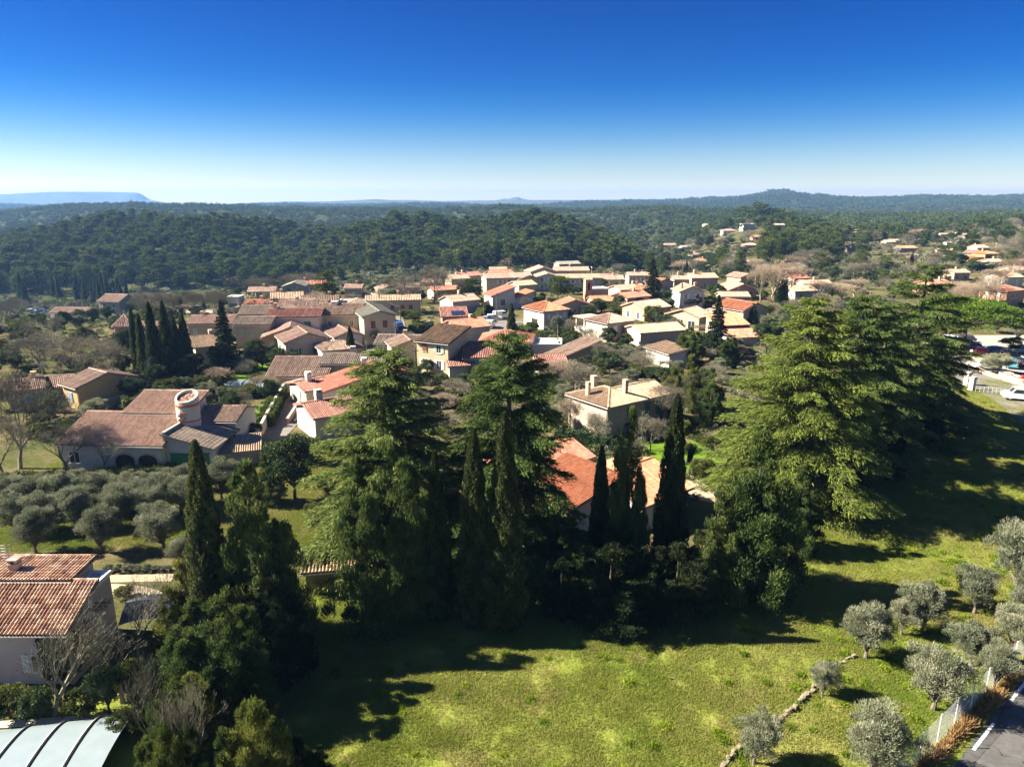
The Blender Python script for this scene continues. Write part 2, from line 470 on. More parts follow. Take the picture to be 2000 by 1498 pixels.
# ------------------------------------------------------------------ tree library
def unit(v): return v / (np.linalg.norm(v, axis=-1, keepdims=True) + 1e-9)
def leafset(mb, g, P, D, ln, wd, r, flat=None):
    n = len(P)
    D = unit(D)
    nr = g.normal(size=(n, 3)) if flat is None else g.normal(size=(n, 3)) * (1 - flat) + np.array([0, 0, 1.0]) * flat
    W = unit(np.cross(D, nr))
    sc_ = 0.7 + 0.6 * g.random(n)
    mb.leaves(P, D * (ln * .5 * sc_)[:, None], W * (wd * .5 * sc_)[:, None], r)
def sphere(g, n): return unit(g.normal(size=(n, 3)))
def clumps(mb, g, C, rad, n, ln, wd, up=0.6, squash=1.0, inner=0.55, jit=0.6):
    C = np.asarray(C, float); rad = np.broadcast_to(np.asarray(rad, float), (len(C),))
    base = g.random(len(C))
    for c, r_, b in zip(C, rad, base):
        d = sphere(g, n)
        d[:, 2] = np.where(d[:, 2] < -0.35, -d[:, 2] * .6, d[:, 2])
        P = c + d * np.array([1, 1, squash]) * (r_ * (inner + (1 - inner) * g.random(n) ** .5))[:, None]
        D = d + np.array([0, 0, up]) + g.normal(size=(n, 3)) * jit
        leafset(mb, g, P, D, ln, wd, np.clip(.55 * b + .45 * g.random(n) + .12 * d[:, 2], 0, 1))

def t_cedar(seed, H=18.0, Rr=6.6, mat=None, nb=165):
    g = np.random.default_rng(seed)
    cr, tr = MB(), MB()
    zs = np.linspace(0, H, 14)
    px_ = np.cumsum(g.normal(size=14) * .05); py_ = np.cumsum(g.normal(size=14) * .05)
    px_[0] = py_[0] = 0
    rad = .42 * (1 - zs / H) ** .8 + .025
    TP = np.stack([px_, py_, zs], 1)
    tr.tubes(TP[:-1], TP[1:], rad[:-1], rad[1:], 8)
    az = g.random() * 6
    for k in range(nb):
        f = .05 + .94 * (k + g.random() * .8) / nb
        nw = 17
        f = (math.floor(f * nw) + .5) / nw * .6 + f * .4 + g.normal() * .008
        f = min(max(f, .04), .985)
        z0 = f * H
        az += 2.4 + g.normal() * .35
        prof = (1 - f) ** .60 * (0.82 + .18 * min(1, f / .12)) + .03
        L = Rr * prof * g.uniform(.62, 1.14)
        if g.random() < .10: L *= .5
        el = .02 + .45 * f + g.normal() * .07
        hd = np.array([math.cos(az), math.sin(az), 0]); sd = np.array([-hd[1], hd[0], 0])
        o = np.array([np.interp(z0, zs, px_), np.interp(z0, zs, py_), z0])
        def bp(s):
            s = np.asarray(s)
            return o + hd * (L * s)[..., None] + np.array([0, 0, 1.0]) * (L * (math.tan(el) * s - (.16 + .10 * (1 - f)) * s ** 2.2))[..., None]
        ss = np.linspace(0, 1, 5)
        B = bp(ss)
        br = max(.018, .017 * L) * (1 - .8 * ss)
        tr.tubes(B[:-1], B[1:], br[:-1], br[1:], 3)
        ns = int(6 + L * 3.4)
        s = np.linspace(.18, 1, ns)
        s = np.concatenate([s, s]) + g.normal(size=2 * ns) * .02
        side = np.repeat([1, -1], ns)
        l = (.10 + .42 * np.sin(np.clip(s, 0, 1) * 2.6 + .25) ) * L * .58 * g.uniform(.6, 1.1, 2 * ns) + .22
        ang = g.uniform(.75, 1.15, 2 * ns) * (1.1 - .45 * s)
        dirs = hd * np.cos(ang)[:, None] + sd * (side * np.sin(ang))[:, None]
        S0 = bp(np.clip(s, 0, 1))
        m = np.maximum(4, (l / .040).astype(int))
        rep = np.repeat(np.arange(2 * ns), m)
        qq = g.random(len(rep))
        P = S0[rep] + dirs[rep] * (l[rep] * qq)[:, None]
        P[:, 2] -= .38 * l[rep] * qq ** 2
        P += g.normal(size=P.shape) * np.array([.11, .11, .07])
        D = dirs[rep] + hd * .5 + g.normal(size=P.shape) * .45
        D[:, 2] -= .15 + .35 * qq
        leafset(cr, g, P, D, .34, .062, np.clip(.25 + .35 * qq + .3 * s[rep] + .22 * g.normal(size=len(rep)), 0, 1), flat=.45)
    return tr.mesh('trunk', M_bark), cr.mesh('crown', mat or M_cedar), H, 2 * Rr

def t_cypress(seed, H=15.0, Rr=1.45, n=17000, mat=None, ln=.36, wd=.10):
    g = np.random.default_rng(seed)
    cr, tr = MB(), MB()
    tr.tubes([[0, 0, 0]], [[0, 0, H * .6]], [.2], [.05], 7)
    f = g.random(n) ** 1.12
    th = g.random(n) * 2 * math.pi
    ph = g.random(4) * 6
    def prof(f): return np.clip((1 - f) ** .62 * 1.12, 0, 1) * (.80 + .20 * np.clip(f / .10, 0, 1))
    def lump(th, f): return 1 + .10 * np.sin(3 * th + ph[0] + 6 * f) + .09 * np.sin(5 * th + ph[1] - 23 * f) + .08 * np.sin(2 * th + 41 * f + ph[2]) + .07 * np.sin(8 * th + 60 * f + ph[3])
    r = Rr * prof(f) * lump(th, f) * (1.02 - .33 * g.random(n) ** 1.6)
    out_ = np.stack([np.cos(th), np.sin(th), np.zeros(n)], 1)
    P = out_ * r[:, None] + np.stack([np.zeros(n), np.zeros(n), .015 * H + f * H * .985], 1)
    D = out_ * .30 + np.array([0, 0, 1.0]) + g.normal(size=(n, 3)) * .33
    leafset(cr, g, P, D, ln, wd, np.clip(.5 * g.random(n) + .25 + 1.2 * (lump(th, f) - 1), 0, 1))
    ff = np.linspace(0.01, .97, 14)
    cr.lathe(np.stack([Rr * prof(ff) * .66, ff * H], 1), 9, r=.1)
    return tr.mesh('trunk', M_bark), cr.mesh('crown', mat or M_cypress), H, 2 * Rr

def t_conifer(seed, H=11.0, Rr=3.6, mat=None, nc=110, nl=300, ln=.34, wd=.11, taper=.75, squash=1.5):
    g = np.random.default_rng(seed)
    cr, tr = MB(), MB()
    tr.tubes([[0, 0, 0]], [[0, 0, H * .75]], [.24], [.05], 7)
    f = (np.arange(nc) + .5) / nc
    f = f ** 1.25 * .95 + .02
    th = np.arange(nc) * 2.4 + g.random(nc)
    rr = Rr * ((1 - f) ** taper * (.85 + .15 * np.clip(f / .1, 0, 1))) * g.uniform(.45, 1.0, nc)
    C = np.stack([np.cos(th) * rr, np.sin(th) * rr, f * H], 1)
    clumps(cr, g, C, Rr * (.36 - .20 * f) * g.uniform(.75, 1.2, nc), nl, ln, wd, 1.0, squash, .5, .45)
    K = C[::2]
    tr.tubes(np.stack([K[:, 0] * 0, K[:, 1] * 0, K[:, 2] * .8], 1), K, .05, .02, 3)
    return tr.mesh('trunk', M_bark), cr.mesh('crown', mat or M_conif), H, 2 * Rr * 1.12

def t_multi(seed, H=11.0, Rr=3.6, mat=None, lead=8, nl=210, ln=.32, wd=.11, spread=.55, top=.5, per=28, sq=1.7):
    """several leaders of different height, each a ragged plume of upright sprays"""
    g = np.random.default_rng(seed)
    cr, tr = MB(), MB()
    tr.tubes([[0, 0, 0]], [[0, 0, H * .6]], [.26], [.08], 7)
    for j in range(lead):
        a = j * 2.4 + g.random() * .8
        q = 0 if j == 0 else Rr * spread * g.uniform(.55, 1.1)
        hh = H * (1 if j == 0 else g.uniform(top, .93))
        b = np.array([math.cos(a) * q, math.sin(a) * q, 0])
        tr.tubes([[b[0] * .3, b[1] * .3, .3]], [[b[0], b[1], hh * .8]], .09, .03, 4)
        R2 = Rr * (.62 if j == 0 else g.uniform(.38, .55))
        f = np.sort(g.random(per)) ** .9
        th = np.arange(per) * 2.4 + g.random(per)
        r = R2 * np.clip(1 - f, .03, 1) ** .65 * g.uniform(.35, 1.15, per)
        C = np.stack([b[0] + np.cos(th) * r, b[1] + np.sin(th) * r, (.04 + .93 * f) * hh], 1)
        clumps(cr, g, C, R2 * (.44 - .22 * f) * g.uniform(.6, 1.35, per), int(nl * 1.5), ln * .9, wd * .62, 1.3, sq, .08, .5)
    return tr.mesh('trunk', M_bark), cr.mesh('crown', mat or M_conif), H, 2 * Rr * 1.1

def t_round(seed, H=6.0, Rr=3.0, mat=None, nc=46, nl=260, ln=.24, wd=.10, trunk=.18, up=.5, bark=None, rad=.30, low=.12, shell=.75, jit=.6):
    g = np.random.default_rng(seed)
    cr, tr = MB(), MB()
    C = sphere(g, nc)
    C *= (shell + (1 - shell) * g.random(nc))[:, None] * g.uniform(.6 if shell < .5 else .75, 1.15 if shell < .5 else 1.0, nc)[:, None]
    if shell < .5: C = C * np.array([g.uniform(.8, 1.1), g.uniform(.8, 1.1), 1]) + np.array([g.normal() * .1, g.normal() * .1, 0])
    zc, zr = H * (trunk + (1 - trunk) * .5), H * (1 - trunk) * .5
    C = C * np.array([Rr * .80, Rr * .80, zr * .82]) + np.array([0, 0, zc])
    clumps(cr, g, C, Rr * rad * g.uniform(.7, 1.25, nc), nl, ln, wd, up, .85, .3, jit)
    hb = H * trunk * 1.1
    tr.tubes([[0, 0, 0]], [[.05, 0, hb]], [.05 * Rr + .05], [.035 * Rr + .03], 7)
    K = C[::3]
    mid = np.stack([K[:, 0] * .45, K[:, 1] * .45, hb + (K[:, 2] - hb) * .55], 1)
    o = np.repeat([[.05, 0, hb * .95]], len(K), 0)
    tr.tubes(o, mid, .025 * Rr + .02, .016 * Rr + .01, 4)
    tr.tubes(mid, K, .016 * Rr + .01, .008, 3)
    return tr.mesh('trunk', bark or M_bark), cr.mesh('crown', mat or M_ever), H, 2 * Rr

def t_bare(seed, H=11.0, mat=None, upright=.35, levels=8, spread=.62, fork=.2, minr=.012, kids=(2, 3, 3)):
    g = np.random.default_rng(seed)
    rnd = random.Random(seed)
    segs = []
    def grow(p, d, L, r, lv):
        nseg = 2 if lv < 4 else 1
        for _ in range(nseg):
            dd = d + np.array([rnd.gauss(0, .10), rnd.gauss(0, .10), rnd.gauss(0, .08) + upright * .10])
            d = dd / np.linalg.norm(dd)
            p1 = p + d * L / nseg
            r1 = r * (.88 if nseg == 2 else .75)
            segs.append((p, p1, r, r1, lv))
            p, r = p1, r1
        if lv >= levels: return
        k = rnd.choice(kids) + (1 if lv in (1, 2) else 0)
        a0 = rnd.random() * 6.28
        u = np.cross(d, [0.3, .5, .8]); u /= np.linalg.norm(u); w = np.cross(d, u)
        for i in range(k):
            a = a0 + i * 6.28 / k + rnd.gauss(0, .4)
            s = spread * rnd.uniform(.55, 1.25)
            nd = d * math.cos(s) + (u * math.cos(a) + w * math.sin(a)) * math.sin(s) + np.array([0, 0, upright * .22])
            nd /= np.linalg.norm(nd)
            grow(p, nd, L * rnd.uniform(.62, .90) * (1.15 if lv == 0 else 1), r * rnd.uniform(.52, .72), lv + 1)
    grow(np.zeros(3), np.array([0, 0, 1.0]), fork, .028, 0)
    P0 = np.array([s[0] for s in segs]); P1 = np.array([s[1] for s in segs])
    r0 = np.array([s[2] for s in segs]); r1 = np.array([s[3] for s in segs]); lv = np.array([s[4] for s in segs])
    k = H / P1[:, 2].max()
    P0 *= k; P1 *= k
    r0 = np.maximum(r0 * H, minr); r1 = np.maximum(r1 * H, minr * .8)
    wid = np.percentile(np.abs(P1[:, :2]), 97) * 2
    big = lv <= 2
    tr, cr = MB(), MB()
    tr.tubes(P0[big], P1[big], r0[big], r1[big], 5)
    cr.tubes(P0[~big], P1[~big], r0[~big], r1[~big], 3)
    return tr.mesh('trunk', mat or M_twig), cr.mesh('crown', mat or M_twig), H, wid

def t_fir(seed, H=14.0, Rr=3.4, mat=None):
    g = np.random.default_rng(seed)
    cr, tr = MB(), MB()
    tr.tubes([[0, 0, 0]], [[0, 0, H * .98]], [.25], [.02], 7)
    for k in range(150):
        f = .04 + .95 * (k / 150)
        L = Rr * (1 - f) ** .9 * g.uniform(.75, 1.1) + .12
        az = k * 2.4 + g.normal() * .3
        hd = np.array([math.cos(az), math.sin(az), 0])
        n = int(20 + L * 55)
        s = g.random(n) ** .7
        P = hd * (L * s)[:, None] + np.array([0, 0, 1.0]) * (f * H - .25 * L * s + g.normal(size=n) * .08)[:, None]
        P += np.stack([-hd[1] * g.normal(size=n), hd[0] * g.normal(size=n), np.zeros(n)], 1) * (.22 * L * (1.1 - s))[:, None]
        D = np.repeat(hd[None], n, 0) + g.normal(size=(n, 3)) * .5 + np.array([0, 0, .1])
        leafset(cr, g, P, D, .42, .13, g.random(n))
    return tr.mesh('trunk', M_bark), cr.mesh('crown', mat or M_fir), H, 2 * Rr

def t_pine(seed, H=11.0, Rr=3.4, nc=18, nl=70, ln=.75, wd=.34, mat=None, low=.30, one=False):
    g = np.random.default_rng(seed)
    cr, tr = MB(), MB()
    f = np.sort(g.random(nc))
    th = np.arange(nc) * 2.4 + g.random(nc)
    rr = Rr * np.sin(np.clip(.35 + f * 2.4, 0, math.pi)) ** .8 * g.uniform(.25, .85, nc)
    C = np.stack([np.cos(th) * rr, np.sin(th) * rr, H * (low + (1 - low) * .92 * f)], 1)
    clumps(cr, g, C, Rr * g.uniform(.28, .48, nc), nl, ln, wd, .7, .75, .35)
    w = cr if one else tr
    w.tubes([[0, 0, 0]], [[.2, 0, H * .85]], [.18], [.05], 5, m=1 if one else 0)
    if one: return cr.mesh('pine_tree', [mat or M_pine, M_bark]), H, 2 * Rr
    w.tubes(np.repeat([[.12, 0, H * low]], nc, 0), C, .06, .02, 3)
    return tr.mesh('trunk', M_bark), cr.mesh('crown', mat or M_pine), H, 2 * Rr

def t_umbrella(seed, H=12.0, Rr=8.0):
    g = np.random.default_rng(seed)
    cr, tr = MB(), MB()
    nc = 95
    th = np.arange(nc) * 2.4; q = np.sqrt((np.arange(nc) + .5) / nc)
    C = np.stack([np.cos(th) * q * Rr * .88, np.sin(th) * q * Rr * .88, H * .62 + H * .27 * np.sqrt(np.clip(1 - q ** 2, 0, 1)) + g.normal(size=nc) * .3], 1)
    C2 = C[::2] - np.array([0, 0, H * .13])
    clumps(cr, g, np.concatenate([C, C2]), g.uniform(.9, 1.5, nc + len(C2)), 240, .36, .13, .9, .7, .4)
    tr.tubes([[0, 0, 0]], [[.2, 0, H * .5]], [.38], [.26], 8)
    tr.tubes(np.repeat([[.2, 0, H * .48]], nc // 2, 0), C[::2][:nc // 2], .10, .03, 4)
    return tr.mesh('trunk', M_bark), cr.mesh('crown', M_upine), H, 2 * Rr

LIB = {
    'cedar': [t_cedar(11), t_cedar(12, 18, 7.2), t_cedar(13, 18, 6.0)],
    'cedar_dark': [t_cedar(14, 18, 6.6, M_cedar_d), t_cedar(15, 18, 7.0, M_cedar_d, 100)],
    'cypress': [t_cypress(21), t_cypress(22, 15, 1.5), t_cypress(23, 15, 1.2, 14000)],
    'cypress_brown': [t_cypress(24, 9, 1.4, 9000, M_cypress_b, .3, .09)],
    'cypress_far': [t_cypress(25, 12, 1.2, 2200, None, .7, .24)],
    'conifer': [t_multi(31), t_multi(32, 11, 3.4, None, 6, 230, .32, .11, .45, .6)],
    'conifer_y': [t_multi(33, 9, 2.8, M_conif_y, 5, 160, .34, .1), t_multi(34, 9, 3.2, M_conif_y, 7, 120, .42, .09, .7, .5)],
    'juniper': [t_multi(35, 8, 4.2, M_jun_shade, 11, 190, .34, .11, .68, .6, 24, .95), t_multi(36, 11, 4.0, M_conif, 11, 210, .32, .11, .62, .6, 26, 1.15)],
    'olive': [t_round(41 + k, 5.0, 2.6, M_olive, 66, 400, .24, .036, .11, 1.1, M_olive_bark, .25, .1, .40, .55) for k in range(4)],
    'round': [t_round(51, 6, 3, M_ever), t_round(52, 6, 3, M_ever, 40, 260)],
    'bush': [t_round(55, 3, 2, M_bush, 34, 150, .24, .11, .06), t_round(56, 3, 2.2, M_ever, 34, 150, .24, .11, .06), t_round(57, 3, 2, M_bush, 30, 150, .26, .1, .05)],
    'bush_red': [t_round(58, 2.5, 2.2, M_red, 26, 130, .4, .04, .05, 1.2)],
    'lavender': [t_round(59, .9, .8, M_lav, 12, 90, .25, .05, .05, 1.0)],
    'bare': [t_bare(61), t_bare(62, 11, None, .3, 8, .7), t_bare(64, 11, None, .5, 8, .55)],
    'bare_thin': [t_bare(161, 9, M_twig, .9, 7, .5, .25, .009, (2, 3)), t_bare(162, 9, M_twig, 1.1, 7, .42, .3, .009, (2, 3))],
    'bare_pale': [t_bare(65, 14, M_twig_pale, .8, 8, .42, .3), t_bare(66, 14, M_twig_pale, .7, 8, .48, .3)],
    'bare_bush': [t_bare(67, 4, M_twig, .3, 7, .75, .06, .008, (3, 3)), t_bare(68, 4, M_twig_pale, .5, 7, .62, .06, .008, (3, 3))],
    'fir': [t_fir(71)],
    'spruce': [t_fir(72, 8, 3.0, M_spruce)],
    'pine': [t_pine(81, 11, 3.8, 26, 130, .55, .22), t_pine(82, 11, 4.2, 28, 130, .55, .22)],
    'umbrella': [t_umbrella(85)],
}
NAMES = dict(cedar='cedar_tree', cedar_dark='cedar_tree', cypress='cypress_tree', cypress_brown='cypress_tree', cypress_far='cypress_tree', conifer='conifer_tree',
             conifer_y='conifer_tree', juniper='juniper_tree', olive='olive_tree', round='evergreen_tree', bush='garden_bush', bush_red='red_shrub',
             lavender='lavender_bush', bare='bare_tree', bare_thin='bare_tree', bare_pale='plane_tree', bare_bush='bare_shrub', fir='fir_tree', spruce='spruce_tree', pine='pine_tree', umbrella='umbrella_pine')
CATS = dict(bush='bush', bush_red='shrub', lavender='bush', bare_bush='shrub')
_vi = {}
def plant(kind, px, py, top, w, label, group=None, v=None, base=None, rot=None):
    p = np.array(base) if base is not None else at(px, py)
    h = pix(px, top, p[1])[2] - p[2]
    wd = w / ppm(p)
    return plant_at(kind, p, max(h, .4), wd, label, group, v, rot)
def plant_at(kind, p, h, wd, label, group=None, v=None, rot=None):
    L = LIB[kind]
    if v is None:
        _vi[kind] = _vi.get(kind, -1) + 1
        v = _vi[kind]
    tr, cr, H0, W0 = L[v % len(L)]
    root = thing(NAMES[kind], label, CATS.get(kind, 'tree'), p, 0, group)
    rz = rng.random() * 6.28 if rot is None else rot
    s = (wd / W0, wd / W0, h / H0)
    obj('trunk', tr, root, None, rz, s)
    obj('crown', cr, root, None, rz, s)
    return root
FOOT, WAYS, HOUSES = [], [], []
# ------------------------------------------------------------------ roads, paths, lawns laid on the ground
def drape(name, corners, mat, n=16, up=0.03, world=False, **props):
    c = [np.array(k) if world else at(*k) for k in corners]
    u = np.linspace(0, 1, n + 1); U, Vv = np.meshgrid(u, u)
    X = [(c[0][i] * (1 - U) + c[1][i] * U) * (1 - Vv) + (c[3][i] * (1 - U) + c[2][i] * U) * Vv for i in range(2)]
    Z = hgt(X[0], X[1]) + up
    i = np.arange((n + 1) ** 2).reshape(n + 1, n + 1)
    q = np.stack([i[:-1, :-1], i[:-1, 1:], i[1:, 1:], i[1:, :-1]], -1).reshape(-1, 4)
    return MB().add(np.stack([X[0], X[1], Z], -1), q, 0, .5).build(name, mat, None, **props)
def ribbon(name, pts, w, mat, up=0.03, world=False, thick=0.0, **props):
    P = np.array([k if world else at(*k) for k in pts])[:, :2]
    WAYS.append((P, w))
    d = np.concatenate([[0], np.cumsum(np.linalg.norm(np.diff(P, axis=0), axis=1))])
    s = np.linspace(0, d[-1], max(4, int(d[-1] / 1.0)))
    Q = np.stack([np.interp(s, d, P[:, 0]), np.interp(s, d, P[:, 1])], 1)
    for _ in range(6): Q[1:-1] = (Q[:-2] + 2 * Q[1:-1] + Q[2:]) / 4
    T = np.gradient(Q, axis=0); T /= np.linalg.norm(T, axis=1, keepdims=True)
    Nn = np.stack([-T[:, 1], T[:, 0]], 1)
    cols = [Q + Nn * w * f for f in (-.5, -.25, 0, .25, .5)]
    V = np.array([np.concatenate([c, (hgt(c[:, 0], c[:, 1]) + up)[:, None]], 1) for c in cols])
    m = MB()
    k = len(s); i = np.arange(5 * k).reshape(5, k)
    m.add(V, np.stack([i[1:, :-1], i[:-1, :-1], i[:-1, 1:], i[1:, 1:]], -1).reshape(-1, 4), 0, .5)
    if thick:
        for e_, sg in ((V[0], 1), (V[4], -1)):
            lo = e_.copy(); lo[:, 2] -= thick
            j = np.arange(2 * k).reshape(2, k)
            m.add(np.concatenate([e_, lo]), np.stack([j[0, :-1], j[1, :-1], j[1, 1:], j[0, 1:]], -1), 0, .5)
    return m.build(name, mat, None, **props)
M_asph = plain('asphalt', (.095, .093, .090), .9, .35, 1.2, .25, spec=.2, stain=(.045, .044, .043))
M_asph_l = plain('worn_asphalt', (.15, .14, .125), .9, .25, .8, .2, spec=.2)
M_paint = plain('road_paint', (.72, .72, .70), .7, .15, 9)
M_gravel = plain('pale_gravel', (.32, .265, .19), .95, .22, 2.0, .4, spec=.1)
M_park = plain('parking_gravel', (.33, .295, .24), .95, .15, 1.0, .2, spec=.1)
M_conc = plain('concrete', (.36, .34, .30), .9, .2, 1.5, .2, stain=(.2, .19, .17))
M_kerb = plain('kerb_stone', (.34, .26, .19), .9, .2, 2.0, .2)
M_lawn = plain('lawn_grass', (.085, .145, .016), .95, .35, 1.0, .5, spec=0)
M_terr = plain('terrace_stone', (.46, .40, .31), .9, .25, 2.5, .3)
M_earth = plain('earth', (.26, .19, .11), .95, .3, 1.0, .4, spec=0)

nt_ = M_asph.node_tree
bs_ = [n for n in nt_.nodes if n.type == 'BSDF_PRINCIPLED'][0]
src_ = bs_.inputs['Base Color'].links[0].from_socket
tc2 = N(nt_, 'ShaderNodeTexCoord')
vo = N(nt_, 'ShaderNodeTexVoronoi', feature='DISTANCE_TO_EDGE'); vo.inputs['Scale'].default_value = .32
nz_ = N(nt_, 'ShaderNodeTexNoise'); nz_.inputs['Scale'].default_value = 1.4; nz_.inputs['Detail'].default_value = 4
nt_.links.new(tc2.outputs['Object'], nz_.inputs['Vector'])
va = N(nt_, 'ShaderNodeVectorMath', operation='ADD'); nt_.links.new(tc2.outputs['Object'], va.inputs[0]); nt_.links.new(nz_.outputs['Color'], va.inputs[1]); nt_.links.new(va.outputs[0], vo.inputs['Vector'])
ck = rampn(nt_, vo.outputs['Distance'], [(.0, (.35, .35, .35)), (.018, (1, 1, 1))])
nt_.links.new(mixc(nt_, 1.0, src_, ck, 'MULTIPLY'), bs_.inputs['Base Color'])
# main road at the meadow's corner
road_a, road_b = np.array([27.6, 28.0]), np.array([44.5, 42.6])
rd = (road_b - road_a) / np.linalg.norm(road_b - road_a); rn = np.array([rd[1], -rd[0]])
def roadpt(px, py): return at(px, py)[:2]
e0, e1 = roadpt(1862, 1497), roadpt(1999, 1322)
rd = (e1 - e0) / np.linalg.norm(e1 - e0); rn = np.array([rd[1], -rd[0]])
RW = 6.4
ribbon('road', [np.append(e0 + rn * RW / 2 - rd * 40, 0), np.append(e0 + rn * RW / 2, 0), np.append(e1 + rn * RW / 2 + rd * 60, 0)], RW, M_asph, .03, True, kind='structure')
d0, d1 = roadpt(1900, 1464), roadpt(1942, 1413)
c0 = (d0 + d1) / 2; dl = np.linalg.norm(d1 - d0)
for k in range(-2, 5):
    c = c0 + rd * k * (roadpt(1995, 1348) - c0).dot(rd) * 1.0
    a, b = c - rd * dl / 2, c + rd * dl / 2
    V = [[*(a - rn * .08), .036], [*(a + rn * .08), .036], [*(b + rn * .08), .036], [*(b - rn * .08), .036]]
    MB().add(V, [[0, 1, 2, 3]]).build('road_marking', M_paint, None, kind='structure')

# the lane in the village, the far road by the trees, the car park
ribbon('lane', [(480, 900), (560, 820), (600, 762)], 4.0, M_asph_l, .05, kind='structure')
ribbon('street', [(725, 720), (748, 690), (766, 655), (762, 625), (735, 600)], 6.5, M_asph_l, .10, kind='structure')
ribbon('street', [(940, 655), (975, 640), (1010, 628)], 9, M_asph_l, .12, kind='structure')
ribbon('road', [(1840, 688), (1872, 712), (1915, 742), (2000, 786), (2060, 830)], 7.5, M_asph_l, .06, kind='structure')
ribbon('kerb', [(1893, 712), (1905, 724), (1950, 740), (2010, 758)], .9, M_kerb, .5, thick=.6, kind='structure')
drape('parking_lot', [(1800, 715), (2060, 735), (2060, 655), (1800, 655)], M_park, 24, .04, kind='structure')
drape('car_park_road', [(1850, 697), (2040, 697), (2040, 679), (1850, 685)], M_asph_l, 12, .08, kind='structure')
# gravel tracks beside the olive grove
ribbon('path', [(180, 1131), (260, 1130), (340, 1128)], 1.1, M_gravel, .03, kind='structure')
ribbon('path', [(180, 1150), (250, 1148), (300, 1150), (330, 1185)], 1.4, M_gravel, .03, kind='structure')
for cs in ([(415, 752), (545, 752), (535, 712), (430, 712)], [(470, 835), (512, 830), (522, 790), (485, 792)],
           [(1255, 925), (1345, 930), (1360, 868), (1250, 860)], [(1340, 905), (1420, 905), (1420, 850), (1350, 850)], [(1005, 586), (1068, 586), (1062, 575), (1010, 574)]):
    drape('lawn', cs, M_lawn, 14, .06, kind='structure')
drape('path', [(1310, 965), (1400, 985), (1400, 940), (1330, 925)], M_gravel, 10, .06, kind='structure')
drape('terrace', [(-40, 1425), (300, 1405), (300, 1388), (-40, 1412)], M_terr, 12, .05, kind='structure')
drape('yard', [(150, 785), (215, 770), (205, 748), (155, 752)], M_gravel, 8, .06, kind='structure')
drape('yard', [(590, 690), (640, 690), (660, 662), (620, 662)], M_gravel, 8, .06, kind='structure')
drape('field_path', [(840, 1110), (905, 1110), (915, 1040), (860, 1040)], M_earth, 8, .04, kind='structure')

# ------------------------------------------------------------------ houses
M_glass = plain('window_glass', (.03, .035, .045), .12, .2, 2, spec=.6)
M_dark = plain('interior_shade_tone', (.03, .027, .024), .9, .2, 2, spec=.1)  # flat dark colour standing in for the shade inside openings
M_wframe = plain('white_frame', (.66, .64, .60), .6, .1, 4)
SHUT = dict(white=plain('white_shutter', (.68, .67, .64), .6, .08, 5), green=plain('green_shutter', (.03, .17, .08), .6, .15, 5), blue=plain('blue_shutter', (.16, .24, .40), .6, .15, 5),
            teal=plain('teal_shutter', (.04, .20, .17), .6, .15, 5), brown=plain('brown_shutter', (.20, .07, .03), .6, .2, 5), pale=plain('pale_green_shutter', (.34, .48, .33), .6, .1, 5))
M_door = plain('wood_door', (.16, .09, .05), .7, .3, 4)
M_brick = plain('chimney_plaster', (.50, .36, .24), .9, .15, 2)
M_white = plain('white_plaster', (.60, .58, .54), .9, .1, 2)
_winmesh = {}
def win_meshes(w, h):
    k = (round(w, 1), round(h, 1))
    if k not in _winmesh:
        w, h = k
        fr, pn, sh = MB(), MB(), MB()
        t = .08
        fr.box((-w / 2, -.05, 0), (w / 2, .02, t)); fr.box((-w / 2, -.05, h - t), (w / 2, .02, h))
        fr.box((-w / 2, -.049, t), (-w / 2 + t, .02, h - t)); fr.box((w / 2 - t, -.049, t), (w / 2, .02, h - t)); fr.box((-.03, -.04, t), (.03, .02, h - t))
        fr.box((-w / 2 - .08, -.10, -.07), (w / 2 + .08, .02, -.002))
        pn.box((-w / 2 + t, -.015, t), (w / 2 - t, .0, h - t))
        for i in range(7):
            z = .02 + (h - .04) * i / 7
            sh.box((0, -.05, z), (w / 2, -.012, z + (h - .04) / 7 - .015))
        sh.box((.02, -.012, 0), (w / 2 - .02, 0.004, h))
        _winmesh[k] = (fr.mesh('window', M_wframe), pn.mesh('pane', M_glass), sh)
    return _winmesh[k]
_shm = {}
